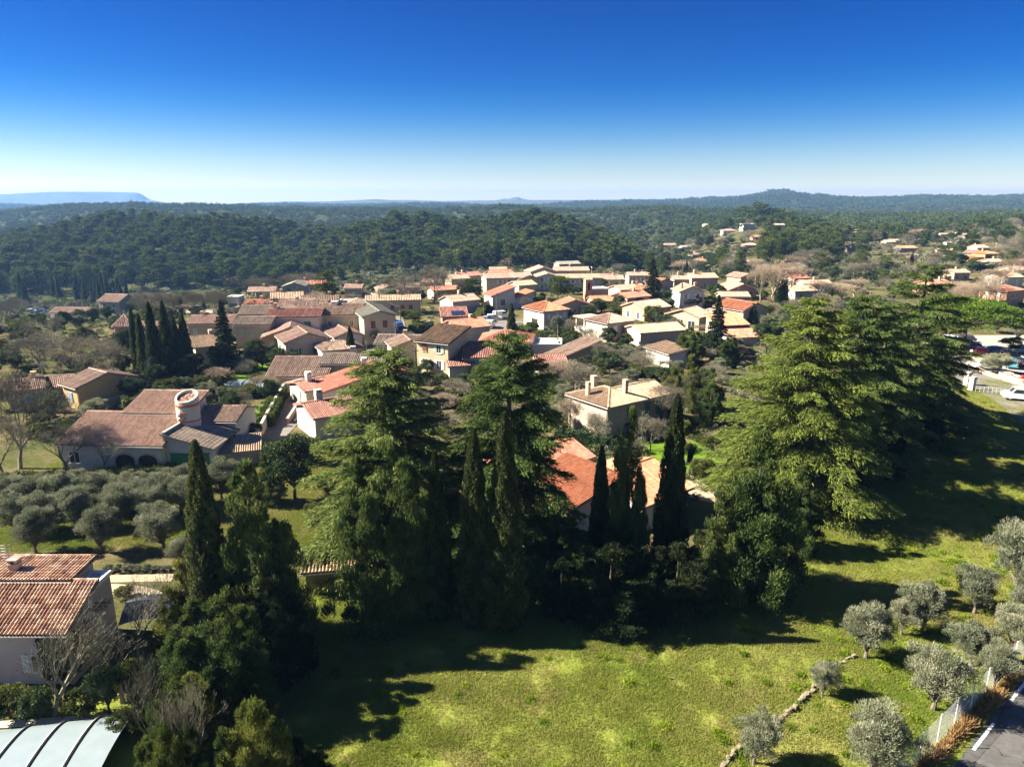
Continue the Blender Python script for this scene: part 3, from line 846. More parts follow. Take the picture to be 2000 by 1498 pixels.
def roof_plane(sl, tl, c0, c1, up, W, S, a, b, sp=.24, row=.5, mi=0):
    """one slope: origin c0, unit eave vector c1, unit up-slope vector up; tiles as raised half-round rows"""
    n = np.cross(c1, up)
    th = .14
    Q = [np.zeros(3), c1 * W, c1 * b + up * S, c1 * a + up * S]
    base = [c0 + q for q in Q] + [c0 + q - n * th for q in Q]
    sl.add(base, [[0, 1, 2, 3], [7, 6, 5, 4], [0, 4, 5, 1], [1, 5, 6, 2], [2, 6, 7, 3], [3, 7, 4, 0]], 0, .35)
    k = max(2, int(round(W / sp))); spx = W / k
    prof = np.array([-.5, -.33, -.27, -.12, .12, .27, .33, .5]); hh = np.array([0, .03, .5, .95, .95, .5, .03, 0]) * spx * .52
    if sp > .33: prof = np.array([-.5, -.25, 0, .25, .5]); hh = np.array([0, .7, 1, .7, 0]) * spx * .36
    m = len(prof)
    chan_shade = np.ones(m - 1); chan_shade[0] = chan_shade[-1] = .35  # channel strips darker: shade between the cover tiles put into the tone
    for i in range(k):
        u = (i + .5) * spx
        vt = S
        if u < a: vt = S * u / max(a, 1e-6)
        elif u > b: vt = S * (W - u) / max(W - b, 1e-6)
        if vt < .15: continue
        nrw = max(1, int(round(vt / row)))
        v = np.linspace(0, vt, nrw + 1)
        ju = rng.normal() * spx * .04
        # every tile: lower end lifted a little over the one below
        U = u + prof * spx + ju
        lo = c0 + c1 * U[:, None] + n * (hh + .030)[:, None]
        hi = c0 + c1 * U[:, None] + n * (hh * .9 + .004)[:, None]
        V = []
        for j in range(nrw):
            V.append(lo + up * (v[j] - (.03 if j else .06))); V.append(hi + up * v[j + 1])
        V = np.array(V).reshape(-1, 3)
        ii = np.arange(m - 1)
        f = np.stack([ii, ii + 1, ii + 1 + m, ii + m], 1)
        fs = (f[None] + (np.arange(nrw) * 2 * m)[:, None, None]).reshape(-1, 4)
        tl.add(V, fs, 0, np.repeat(np.clip(rng.random(nrw) * .75 + .2 + rng.normal() * .12, 0, 1), m - 1) * np.tile(chan_shade, nrw))
def ridge_caps(tl, p, q, r=.13, row=.5):
    p, q = np.array(p, float), np.array(q, float)
    L = np.linalg.norm(q - p)
    if L < .2: return
    k = max(1, int(L / row)); s = np.linspace(0, 1, k + 1)
    A = p + (q - p) * s[:, None]
    tl.tubes(A[:-1], A[1:], r * 1.1, r * .9, 7)

class House:
    """local frame: x runs along the face turned to the camera's right, y along the left face, origin at the nearest corner"""
    def __init__(s, name, label, px, py, a, group=None, cat='house', p=None, sink=1.2):
        s.p = at(px, py) if p is None else np.array(p)
        s.a = R(a)
        s.root = thing(name, label, cat, s.p, s.a, group)
        s.k = ppm(s.p); s.sink = sink
        s.sp = .24 if s.k > 13 else (.30 if s.k > 8 else .42)
        s.row = .42 if s.k > 16 else (.9 if s.k > 8 else 1.6)
        s.far = s.k < 5
        s.nwin, s.b0 = 0, None
        HOUSES.append(s)
    def block(s, x0, y0, Lx, Ly, H, roof='x', wall='cream', tile='brown', pitch=.32, oh=.35, z0=0.0):
        x1, y1 = x0 + Lx, y0 + Ly
        FOOT.append((s.p, s.a, x0, y0, x1, y1, s.root['label']))
        if s.b0 is None: s.b0 = (x0, y0, Lx, Ly, H, roof)
        w = MB()
        zb = z0 - (s.sink if z0 == 0 else 0)
        apex = {'x': Ly / 2, 'y': Lx / 2}.get(roof, 0) * pitch
        c = [(x0, y0), (x1, y0), (x1, y1), (x0, y1)]
        top = [H] * 4
        if roof == 'shed_front': top = [H, H, H + Ly * pitch, H + Ly * pitch]
        if roof == 'shed_left': top = [H, H + Lx * pitch, H + Lx * pitch, H]
        if roof == 'shed_right': top = [H + Lx * pitch, H, H, H + Lx * pitch]
        V = [[*c[i], zb] for i in range(4)] + [[*c[i], top[i]] for i in range(4)]
        w.add(V, [[0, 1, 5, 4], [1, 2, 6, 5], [2, 3, 7, 6], [3, 0, 4, 7], [4, 5, 6, 7]], 0, .5)
        if roof == 'x':
            for xx in (x0, x1): w.add([[xx, y0, H], [xx, y1, H], [xx, (y0 + y1) / 2, H + apex]], [[0, 1, 2]] if xx == x1 else [[0, 2, 1]], 0, .5)
        if roof == 'y':
            for yy in (y0, y1): w.add([[x0, yy, H], [x1, yy, H], [(x0 + x1) / 2, yy, H + apex]], [[0, 1, 2]], 0, .5)
        w.build('wall', wall_mat(wall), s.root)
        if roof == 'flat':
            m = MB(); t = .25
            m.box((x0 - .1, y0 - .1, H), (x1 + .1, y0 + t, H + .3)); m.box((x0 - .1, y1 - t, H), (x1 + .1, y1 + .1, H + .3))
            m.box((x0 - .1, y0 + t, H), (x0 + t, y1 - t, H + .3)); m.box((x1 - t, y0 + t, H), (x1 + .1, y1 - t, H + .3)); m.box((x0 + t, y0 + t, H), (x1 - t, y1 - t, H + .06))
            m.build('roof', M_white, s.root)
            return s
        sl, tl = MB(), MB()
        X, Y = np.array([1., 0, 0]), np.array([0, 1., 0])
        ct = 1 / math.sqrt(1 + pitch ** 2)
        def upv(d): return (d + np.array([0, 0, pitch])) * ct
        eps = .10
        A0, A1, B0, B1 = x0 - oh, x1 + oh, y0 - oh, y1 + oh
        W, D = A1 - A0, B1 - B0
        ze = H - oh * pitch + eps
        if roof == 'x':
            S = D / 2 / ct
            roof_plane(sl, tl, np.array([A0, B0, ze]), X, upv(Y), W, S, 0, W, s.sp, s.row)
            roof_plane(sl, tl, np.array([A1, B1, ze]), -X, upv(-Y), W, S, 0, W, s.sp, s.row)
            zr = ze + D / 2 * pitch
            ridge_caps(tl, (A0, (B0 + B1) / 2, zr + .04), (A1, (B0 + B1) / 2, zr + .04), .14, s.row)
        elif roof == 'y':
            S = W / 2 / ct
            roof_plane(sl, tl, np.array([A0, B1, ze]), -Y, upv(X), D, S, 0, D, s.sp, s.row)
            roof_plane(sl, tl, np.array([A1, B0, ze]), Y, upv(-X), D, S, 0, D, s.sp, s.row)
            zr = ze + W / 2 * pitch
            ridge_caps(tl, ((A0 + A1) / 2, B0, zr + .04), ((A0 + A1) / 2, B1, zr + .04), .14, s.row)
        elif roof == 'hip':
            m_ = min(W, D) / 2; S = m_ / ct
            if W >= D:
                r0, r1 = (A0 + m_, (B0 + B1) / 2), (A1 - m_, (B0 + B1) / 2)
                lx, ly = (m_, W - m_), (m_, m_ )
            else:
                r0, r1 = ((A0 + A1) / 2, B0 + m_), ((A0 + A1) / 2, B1 - m_)
                lx, ly = (m_, m_), (m_, D - m_)
            roof_plane(sl, tl, np.array([A0, B0, ze]), X, upv(Y), W, S, lx[0], max(lx[1], lx[0]), s.sp, s.row)
            roof_plane(sl, tl, np.array([A1, B1, ze]), -X, upv(-Y), W, S, W - lx[1], W - lx[0], s.sp, s.row)
            roof_plane(sl, tl, np.array([A0, B1, ze]), -Y, upv(X), D, S, D - ly[1], D - ly[0], s.sp, s.row)
            roof_plane(sl, tl, np.array([A1, B0, ze]), Y, upv(-X), D, S, ly[0], max(ly[1], ly[0]), s.sp, s.row)
            zr = ze + m_ * pitch + .05
            ridge_caps(tl, (*r0, zr), (*r1, zr), .14, s.row)
            if W >= D: ends = (((A0, B0), r0), ((A0, B1), r0), ((A1, B0), r1), ((A1, B1), r1))
            else: ends = (((A0, B0), r0), ((A1, B0), r0), ((A0, B1), r1), ((A1, B1), r1))
            for e_, r_ in ends: ridge_caps(tl, (*e_, ze + .05), (*r_, zr), .13, s.row)
        elif roof == 'shed_front':
            roof_plane(sl, tl, np.array([A0, B0, ze]), X, upv(Y), W, D / ct, 0, W, s.sp, s.row)
            ridge_caps(tl, (A0, B1, ze + D * pitch + .04), (A1, B1, ze + D * pitch + .04), .12, s.row)
        elif roof == 'shed_left':
            roof_plane(sl, tl, np.array([A0, B1, ze]), -Y, upv(X), D, W / ct, 0, D, s.sp, s.row)
        elif roof == 'shed_right':
            roof_plane(sl, tl, np.array([A1, B0, ze]), Y, upv(-X), D, W / ct, 0, D, s.sp, s.row)
        rm = roof_mat(tile)
        r = sl.build('roof', rm, s.root)
        if not s.far and roof in ('x', 'hip', 'shed_front', 'shed_left', 'y'):
            gm_ = MB()
            if roof in ('x', 'hip', 'shed_front'): gm_.tubes([[A0, B0 - .07, ze - .10]], [[A1, B0 - .07, ze - .10]], .07, .07, 6).tubes([[x1 - .1, y0 - .06, ze - .12]], [[x1 - .1, y0 - .06, z0]], .045, .045, 5)
            if roof in ('y', 'hip', 'shed_left'): gm_.tubes([[A0 - .07, B0, ze - .10]], [[A0 - .07, B1, ze - .10]], .07, .07, 6)
            gm_.build('gutter', M_conc, s.root)
        if s.k > 6 and roof in ('x', 'hip') and random.random() < .35:
            ax, ay = x0 + Lx * random.uniform(.3, .7), (y0 + y1) / 2
            am = MB().tubes([[ax, ay, H]], [[ax, ay, H + Ly * .2 + 2.2]], .02, .015, 4)
            for q_ in range(4): am.tubes([[ax - .35, ay, H + Ly * .2 + 1.3 + q_ * .2]], [[ax + .35, ay, H + Ly * .2 + 1.3 + q_ * .2]], .01, .01, 3)
            am.build('antenna', M_conc, s.root)
        tl.build('roof_tiles', rm, r, kind='stuff')
        return s
    def win(s, face, off, z, w=.9, h=1.3, sh=None, closed=False, x0=0, y0=0):
        s.nwin += 1
        fr, pn, sb = win_meshes(w, h)
        w, h = round(w, 1), round(h, 1)
        if face == 'R': M = Matrix.Translation((x0 + off, y0 - .004, z))
        else: M = Matrix.Translation((x0 - .004, y0 + off, z)) @ Matrix.Rotation(R(-90), 4, 'Z')
        f = obj('window', fr, s.root); f.matrix_local = M
        obj('pane', pn, f)
        if sh:
            key = (w, h, sh)
            if key not in _shm: _shm[key] = sb.mesh('shutter', SHUT[sh])
            for sg in (0, 1):
                if closed: x = -w / 2 if sg == 0 else 0
                else: x = -w - .03 if sg == 0 else w / 2 + .03
                obj('shutter', _shm[key], f, (x, -.045 if closed else -.015, 0))
        return s
    def wins(s, face, offs, zs, w=.9, h=1.3, sh=None, closed=False, x0=0, y0=0):
        for z in zs:
            for o in offs: s.win(face, o, z, w, h, sh, closed, x0, y0)
        return s
    def door(s, face, off, w=1.0, h=2.1, mat=None, x0=0, y0=0):
        m = MB().box((-w / 2, -.05, 0), (w / 2, .0, h)); m.box((-w / 2 - .1, -.08, h), (w / 2 + .1, 0, h + .1))
        for i in range(4): m.box((-w / 2 + .06 + i * (w - .12) / 4, -.075, .08), (-w / 2 + .04 + (i + 1) * (w - .12) / 4, -.05, h - .08))
        d = m.build('door', mat or M_door, s.root)
        d.matrix_local = Matrix.Translation((x0 + off, y0 - .004, 0)) if face == 'R' else Matrix.Translation((x0 - .004, y0 + off, 0)) @ Matrix.Rotation(R(-90), 4, 'Z')
        return s
    def chim(s, x, y, z, h=1.2, w=.55, mat=None):
        m = MB().box((x - w / 2, y - w / 2, z - .8), (x + w / 2, y + w / 2, z + h))
        m.box((x - w / 2 - .06, y - w / 2 - .06, z + h), (x + w / 2 + .06, y + w / 2 + .06, z + h + .08))
        for dx in (-1, 1): m.box((x + dx * w * .36 - .06, y - w / 2, z + h + .08), (x + dx * w * .36 + .06, y + w / 2, z + h + .28))
        m.box((x - w / 2 - .05, y - w / 2 - .05, z + h + .28), (x + w / 2 + .05, y + w / 2 + .05, z + h + .36))
        m.build('chimney', mat or M_brick, s.root)
        return s
def house(label, px, py, a, Lx, Ly, H, roof, wall, tile, pitch=.32, name='house', group=None):
    h = House(name, label, px, py, a, group)
    return h.block(0, 0, Lx, Ly, H, roof, wall, tile, pitch)
VG = 'houses of the village'

# -- the pink house in the near corner
h = House('house', 'pink house in the near corner with long striped canal-tile roofs', 176, 1356, 0, None, 'house', (-26.2, 36.8, 0))
h.sp, h.row = .22, .36
h.block(-14, 0, 14, 3.0, 3.55, 'shed_front', 'mauve', 'mixed', .40, .30)
h.block(-16, 3.35, 14.5, 2.4, 4.95, 'shed_front', 'mauve', 'mixed', .06, .22)
h.block(-1.45, 3.35, 1.2, 2.0, 4.2, 'flat', 'mauve', 'mixed')
h.chim(-5.6, 4.4, 5.0, .55, .55, wall_mat('pink'))
m = MB()
for k in range(3): m.box((.0, 2.2 + k * .4, 3.5), (1.0, 2.28 + k * .4, 3.62))
for k in range(2): m.box((.5 + k * .3, 1.9, 3.62), (.58 + k * .3, 3.4, 3.7))
m.build('pergola', plain('weathered_wood', (.28, .20, .13), .9, .3, 4), h.root)
m = MB().tubes([[-6.2, 4.6, 4.8]], [[-6.2, 4.6, 6.9]], .025, .02, 5)
for k in range(5): m.tubes([[-6.5, 4.6, 5.9 + k * .2]], [[-5.9, 4.6, 5.9 + k * .2]], .012, .012, 4)
m.build('antenna', plain('metal_grey', (.5, .5, .5), .4, .1, 3, metal=.6), h.root)
m = MB().box((-9.4, 4.0, 5.12), (-6.6, 4.8, 5.2)); m.build('skylight', plain('skylight_glass', (.45, .52, .55), .15, .1, 2, spec=.6), h.root)
m = MB()
g_ = np.random.default_rng(5)
P = np.stack([np.full(1500, .10) + g_.random(1500) * .12, .3 + g_.random(1500) * 1.6, .6 + 2.6 * g_.random(1500)], 1)
leafset(m, g_, P, g_.normal(size=(1500, 3)), .22, .14, g_.random(1500))
P = np.stack([-1.7 + g_.random(1500) * 1.7, -.1 - g_.random(1500) * .12, .4 + 2.9 * g_.random(1500)], 1)
leafset(m, g_, P, g_.normal(size=(1500, 3)), .22, .14, g_.random(1500))
m.build('ivy', M_ever, h.root)

# -- the villa with the round tower
h = House('villa', 'cream villa with a round tower, arches and several tiled roofs', 124, 919, -3, None)
h.sp, h.row = .24, .42
h.block(0, 0, 11.2, 5.4, 3.05, 'shed_front', 'white', 'pink', .30)
h.block(4.3, 5.4, 7.2, 4.4, 4.9, 'shed_front', 'white', 'pink', .26)
h.block(11.25, .6, 5.0, 6.0, 2.6, 'shed_right', 'white', 'grey', .28)
h.block(11.6, 6.7, 4.6, 5.6, 3.7, 'x', 'white', 'brown', .30)
h.wins('R', [1.5], [.9], 1.2, 1.3, None)
h.wins('R', [5.1, 6.2, 9.0], [3.6], .8, 1.0, 'green', True, 0, 5.4)
h.win('R', 4.0, 1.9, .7, 1.0, 'blue', True, 11.6, 6.7)
for cx in (7.0, 9.5):                      # arches: flat dark sheet paints the loggia's shade on the wall, raised archivolt
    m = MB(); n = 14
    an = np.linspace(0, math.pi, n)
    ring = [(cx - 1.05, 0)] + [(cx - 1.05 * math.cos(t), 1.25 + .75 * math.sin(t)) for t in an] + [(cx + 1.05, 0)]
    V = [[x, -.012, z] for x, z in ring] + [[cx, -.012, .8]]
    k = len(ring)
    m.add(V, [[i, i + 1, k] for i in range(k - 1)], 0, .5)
    m.build('arch_shade_sheet', M_dark, h.root)
    m = MB()
    o = [(cx - 1.2, 0)] + [(cx - 1.2 * math.cos(t), 1.25 + .9 * math.sin(t)) for t in an] + [(cx + 1.2, 0)]
    V = [[x, -.08, z] for x, z in ring] + [[x, -.08, z] for x, z in o] + [[x, .0, z] for x, z in o] + [[x, .0, z] for x, z in ring]
    f = []
    for i in range(k - 1): f += [[i, k + i, k + i + 1, i + 1], [k + i, 2 * k + i, 2 * k + i + 1, k + i + 1], [i + 1, 3 * k + i + 1, 3 * k + i, i]]
    m.add(V, f, 0, .5); m.build('arch', wall_mat('cream'), h.root)
m = MB().box((11.2, .3, 2.6), (11.45, 5.6, 4.4)); m.build('parapet', wall_mat('pale'), h.root)
h.door('R', 12.8, 2.2, 1.9, SHUT['green'], 0, .6); h.door('R', 15.0, 1.8, 2.0, SHUT['green'], 0, .6)
# tower: a drum cut by a slope, with a tiled cap inside its rim
m = MB(); n = 28; tc_ = (11.8, 5.0); tr_ = 1.22
an = np.arange(n) * 2 * math.pi / n
zt = 7.1 + .45 * np.sin(an)
for r_, flip in ((tr_, False), (tr_ - .22, True)):
    V = [[tc_[0] + r_ * math.cos(t), tc_[1] + r_ * math.sin(t), (0 if not flip else 5.7)] for t in an] + [[tc_[0] + r_ * math.cos(t), tc_[1] + r_ * math.sin(t), z] for t, z in zip(an, zt)]
    m.add(V, [[i, (i + 1) % n, n + (i + 1) % n, n + i] for i in range(n)], 0, .5)
V = [[tc_[0] + tr_ * math.cos(t), tc_[1] + tr_ * math.sin(t), z] for t, z in zip(an, zt)] + [[tc_[0] + (tr_ - .22) * math.cos(t), tc_[1] + (tr_ - .22) * math.sin(t), z] for t, z in zip(an, zt)]
m.add(V, [[i, (i + 1) % n, n + (i + 1) % n, n + i] for i in range(n)], 0, .5)
tw = m.build('tower', wall_mat('white'), h.root)
sl, tl = MB(), MB()
for i in range(12):
    u = -.95 + i * 1.9 / 11
    hw = math.sqrt(max(.05, 0.99 ** 2 - u * u))
    a_, b_ = np.array([tc_[0] + u, tc_[1] - hw, 6.75 - .36 * hw]), np.array([tc_[0] + u, tc_[1] + hw, 6.75 + .36 * hw])
    s_ = np.linspace(0, 1, 8); A_ = a_ + (b_ - a_) * s_[:, None]
    tl.tubes(A_[:-1], A_[1:], .135, .115, 7)
tl.build('tower_cap_tiles', roof_mat('mixed'), tw, kind='stuff')
m = MB().lathe([(tr_ + .05, 4.35), (tr_ + .09, 4.4), (tr_ + .05, 4.5)], 28, (*tc_, 0)); m.build('brick_band', roof_mat('orange'), tw)
m = MB().lathe([(tr_ + .03, 6.05), (tr_ + .06, 6.1), (tr_ + .06, 6.3), (tr_ + .03, 6.35)], 28, (*tc_, 0)); m.build('brick_band', roof_mat('orange'), tw)
m = MB()
for i in range(4):
    for j in range(4):
        if (i + j) % 2 == 0: m.box((tc_[0] - .55 + i * .22, tc_[1] - tr_ - .06, 4.55 + j * .24), (tc_[0] - .35 + i * .22, tc_[1] - tr_ + .3, 4.77 + j * .24))
m.build('brick_lattice', roof_mat('orange'), tw)

# -- left edge
house('ochre house behind the big bare tree with a blue-shuttered end wall', 128, 792, -35, 4.5, 8, 3.2, 'x', 'ochre', 'brown', group=VG).win('R', 2.2, 1.0, 1.0, 1.3, 'blue', True)
house('long low house with a faded brown roof at the edge of the village', 22, 800, 25, 7.5, 5.5, 2.6, 'x', 'tan', 'pink', group=VG)
house('house half hidden behind the tall cypresses with a pale wall', 385, 712, 35, 5, 8, 3.0, 'x', 'cream', 'moss', group=VG)
house('pink-roofed house beyond the cypress row', 370, 660, 5, 9, 7, 3, 'x', 'tan', 'pink', group=VG)
h = House('tower_house', 'old stone house with a pointed pyramid roof beyond the cypresses', 222, 690, 8, VG); h.block(0, 0, 7, 6, 3.5, 'shed_front', 'stone', 'pink', .2); h.block(.4, 1, 3, 3, 5.2, 'hip', 'stone', 'pink', 1.1)
# -- the valley beyond
h = house('cream two-storey house below the cemetery cypresses', 196, 620, -10, 7.5, 8, 5.2, 'x', 'cream', 'pink', .4, group=VG); h.wins('R', [2, 5.4], [.9, 3.3], .9, 1.1)
h = House('house', 'white terraced house with a tiled patch roof on the valley edge', 100, 626, 0, VG); h.block(0, 0, 11.5, 7, 2.6, 'x', 'white', 'pink'); h.block(-2, -3, 13.5, 3, .2, 'flat', 'white', 'pink'); h.wins('R', [2, 5, 8], [.3], 1.4, 1.8)
house('small pink house against the dark wooded slope', 487, 594, 10, 7.5, 6, 3.5, 'x', 'pink', 'pink', group=VG)
house('cream house with two stepped roofs against the wooded slope', 532, 606, 15, 8, 7, 3, 'x', 'pale', 'tan', group=VG)
house('long low red-roofed outbuilding beside the pink house', 478, 612, 0, 11, 6, 2.2, 'x', 'tan', 'red', group=VG)
house('blue-grey gabled house in the shade of the wood', 556, 586, 5, 6, 7, 4, 'y', 'grey', 'slate', group=VG)
house('white little block beside the far street', 446, 606, 0, 3.2, 4, 3.5, 'flat', 'white', 'pink', group=VG)
house('small pink-roofed house beside the pale cedar', 674, 584, 0, 5, 5, 3.2, 'x', 'tan', 'pink', group=VG)
house('orange-walled house behind a long garden wall', 742, 588, 20, 6, 7, 3.2, 'y', 'salmon', 'brown', group=VG)
for (lab, px, py, a, Lx, Ly, H, rf, wl_, tl_) in (
    ('grey-roofed terrace house at the end of the cluster', 470, 650, 5, 8, 8, 4, 'x', 'tan', 'grey'),
    ('narrow brown-roofed house within the old cluster', 520, 645, -8, 7, 8, 4, 'y', 'tan', 'brown'),
    ('brown-roofed house in the middle of the old cluster', 560, 640, 5, 9, 7, 4.5, 'x', 'tan', 'brown'),
    ('low pinkish-roofed house behind the old cluster', 545, 625, -5, 8, 7, 3.5, 'x', 'cream', 'pink'),
    ('mossy-roofed barn behind the old cluster', 590, 618, 10, 9, 7, 3.5, 'x', 'stone', 'moss')):
    house(lab, px, py, a, Lx, Ly, H, rf, wl_, tl_, group=VG)

# -- the middle of the village
h = house('tan house with small white shutters behind the near cedar', 629, 748, 0, 10.5, 6, 3.1, 'x', 'tan', 'grey', group=VG); h.wins('R', [2.9, 6.0, 8.4], [.9], .7, 1.1, 'white', True); h.chim(4.4, 3.4, 4.2, .7, .8, M_conc)
house('low outbuilding with a striped brown roof beside the pool shelter', 524, 756, 0, 9.2, 5, 1.7, 'shed_front', 'cream', 'brown', .35, group=VG)
h = house('white house with a broad pinkish-red roof beside the lane', 622, 812, 14, 7.5, 8.5, 2.9, 'shed_left', 'white', 'red', .30, group=VG); h.chim(6.6, 7.2, 5.0, .8, .7, M_white)
h.block(6.3, 1.2, 6, 5.5, 5.0, 'hip', 'white', 'darkred', .28); h.win('R', .9, 2.2, 1.4, 1.3, None, False, 6.3, 1.2)
h = house('small cream house with a dark-red roof and white chimney by the lane', 600, 800, 38, 6, 6, 2.6, 'x', 'cream', 'darkred', .22, group=VG); h.chim(1.6, 2.8, 3.3, 1.0, .7, M_white); h.win('L', 2.5, .6, 1.0, 1.7, 'pale', True)
h = house('cream house with reddish tile roof and two chimneys near the lane', 618, 862, 34, 7, 7, 2.9, 'x', 'pale', 'darkred', .26, group=VG); h.chim(2.0, 4.2, 3.6, 1.3, .8, M_conc); h.chim(6.2, 3.6, 3.9, .9, .6, M_conc); h.win('R', 3.6, 1.0, 1.2, 1.0); h.win('L', 3.5, .5, .6, .8)
h = house('garage with a hipped brown roof and orange side wall', 634, 712, 28, 7, 6, 2.4, 'hip', 'orange', 'brown', group=VG); h.door('L', 3.2, 2.6, 1.9, M_conc)
h = house('orange-gabled house with pinkish roof in the L-shaped pair', 516, 688, 14, 10, 9, 2.8, 'y', 'orange', 'pink', .34, group=VG)
h = house('cream house of the L-shaped pair with tall white end wall', 560, 704, 28, 8, 8, 3.2, 'y', 'cream', 'pink', .34, group=VG)
h = house('pink-red-roofed house with a green shutter', 524, 672, 4, 10.5, 8, 5.4, 'x', 'white', 'darkred', .26, group=VG); h.win('R', 8.1, 3.0, 1.3, 1.5, 'green', True); h.wins('R', [4.9, 5.7], [3.2], .5, 1.0); h.chim(1, 4, 6.4, 1)
h = house('yellow-cream house at the near end of the old cluster', 462, 680, 2, 6.8, 7, 4.6, 'x', 'yellow', 'grey', .26, group=VG); h.wins('R', [1.2, 3.2, 5.2], [2.4], .8, 1.3, 'pale', True)
h = house('long tan house with a big brown roof and rooftop unit', 618, 664, 0, 9, 11, 5.2, 'x', 'yellow', 'brown', .26, group=VG); h.wins('R', [1.2, 3, 7.5], [2.8], .8, 1.3, None); h.wins('R', [5.2], [2.7], 1.0, 1.4, 'pale', True); h.chim(3, 5, 6.2, .8, 1.3, M_white)
h = house('long cream house with a grey-green and brown roof beside the street', 713, 674, 22, 6.4, 17, 5.6, 'y', 'yellow', 'slate', .28, group=VG); h.wins('L', [2, 4.5, 8, 11, 14], [3.4], .8, 1.3, 'pale', True); h.wins('L', [3, 6, 10], [.9], .8, 1.2); h.wins('R', [1.8, 4.2], [3.2], .9, 1.5, 'brown', True)
h = house('small barn with a pale gable roof in the village yard', 657, 684, 28, 5.2, 8.5, 2.5, 'y', 'white', 'pink', .34, group=VG); h.wins('L', [1.5, 3, 4.5, 6], [.4], .8, 1.7, 'white', True)
h = house('tall ochre house with a mossy lean-to roof and white shutters', 876, 734, 62, 6.6, 6.2, 5.3, 'shed_left', 'yellow', 'moss', .26, group=VG)
h.win('L', 1.8, .9, 1.0, 1.5, 'white'); h.win('L', 1.8, 3.6, 1.0, 1.4, 'pale'); h.win('L', 4.6, 1.0, 1.0, 1.5, 'white'); h.win('L', 4.6, 3.7, .9, 1.5, 'brown', True)
house('little lean-to annex against the ochre house', 878, 738, 15, 3.2, 4, 1.9, 'shed_front', 'pale', 'darkred', group=VG)
h = house('grey house with a dark-red roof next to the ochre house', 907, 734, 6, 6.5, 5.5, 3.0, 'shed_front', 'grey', 'darkred', .25, group=VG); h.win('R', 1.4, 1.8, .9, .8); h.win('R', 1.4, -.4, .9, 1.3, 'white', True)
house('stone house with a mossy roof hidden behind the cedar top', 735, 700, -5, 9, 6, 2.8, 'x', 'tan', 'grey', group=VG)
house('cream house with a sloping roof behind the ochre house', 770, 716, 20, 6, 6, 3.4, 'y', 'cream', 'brown', group=VG)
h = House('farmhouse', 'long yellow farmhouse with a pale tan roof by the street', 717, 616, 10, VG); h.block(0, 0, 13.5, 6.5, 3.6, 'x', 'yellow', 'tan', .26); h.block(-4.3, -.6, 4.2, 6.5, 3.2, 'hip', 'stone', 'brown', .3); h.wins('R', [4, 6.4, 9, 11], [1.1], .9, 1.3, 'brown', True); h.door('R', 1.6, 1.9, 2.2); h.chim(8, 3.6, 4.5, .8)
house('orange garage with a flat roof beside the farmhouse', 664, 606, 8, 3.5, 4, 2.2, 'flat', 'orange', 'brown', group=VG)
h = house('cream gabled house with a pinkish roof and an open porch', 885, 616, 36, 8, 6.5, 3.4, 'x', 'pale', 'pink', .36, group=VG); h.win('L', 3, .2, 1.8, 1.8, 'brown', True); h.chim(4, 3.5, 4.6, .8)
h = house('terracotta shed with dark solar panels on its roof', 864, 634, 10, 6, 4.5, 1.8, 'shed_front', 'salmon', 'darkred', .3, group=VG)
m = MB().box((2.2, .2, 0), (5.2, 2.2, .08)); sp_ = m.build('solar_panel', plain('solar_glass', (.015, .02, .05), .15, .2, 4, spec=.6), h.root, loc=(0, 0, 2.15)); sp_.rotation_euler = (math.atan(.3), 0, 0)
h = house('grey-white house with a bright red hipped roof', 895, 672, 34, 7.5, 7, 3.0, 'x', 'pale', 'red', .36, group=VG)
h = house('cream two-storey house with a bright red pyramid roof', 1062, 645, 33, 6.8, 8, 4.2, 'hip', 'pale', 'orange', .42, group=VG); h.wins('R', [1.3, 3.6, 5.8], [2.3], .8, 1.3, 'white', True); h.win('L', 5, 2.3, .9, 1.3, 'pale', True); h.win('L', 2, 2.2, .9, 1.3, 'white', True); h.door('L', 3.6, 2.2, 2.0, M_dark)
h = house('cream house with a mottled pink hipped roof and a covered terrace', 1186, 669, 33, 7, 7, 3.9, 'hip', 'cream', 'pink', .36, group=VG)
h.wins('R', [2.0, 5.2], [1.9], 1.0, 1.3, 'white', True); h.win('L', 3.2, 1.9, .9, 1.3, 'white', True); h.win('L', 3.0, -.4, .9, 1.3, 'white', True)
h.block(-.1, 7.2, 4.5, 3.4, 1.5, 'flat', 'cream', 'pink')
for yy in (7.5, 10.2): MB().box((0, yy, 1.8), (.3, yy + .3, 3.9)).build('terrace_post', wall_mat('cream'), h.root)
MB().box((-.5, 7.0, 3.9), (4.4, 10.9, 4.15)).build('terrace_roof', roof_mat('pink'), h.root)
house('low cream house with a tan gabled roof in front of the yellow house', 1250, 678, 20, 10, 6.5, 2.8, 'x', 'cream', 'tan', .3, group=VG).win('L', 3, .4, .8, .9)
h = house('salmon-orange gabled house with a brownish roof', 1258, 628, 35, 8.5, 7.5, 2.9, 'x', 'salmon', 'pink', .34, group=VG); h.win('L', 2, .3, 1.0, 1.7, 'white'); h.win('L', 5.4, .3, 1.0, 1.7, 'white'); h.win('L', 3.8, 3.0, .4, .8)
h = house('pale-yellow house with a gabled front terrace and green shutters', 1364, 646, 48, 6, 8.2, 2.9, 'x', 'yellow', 'salmon', .34, group=VG); h.win('L', 7.2, .5, .9, 1.2, 'pale'); h.win('L', 1.8, .1, 1.8, 1.9); h.win('L', 4.6, .3, 1.6, 1.8); h.win('R', 4, .3, .9, 1.3, 'green', True)
house('pink-roofed house behind the pale-yellow house', 1392, 630, 4, 6, 5, 2.0, 'x', 'pink', 'salmon', group=VG)
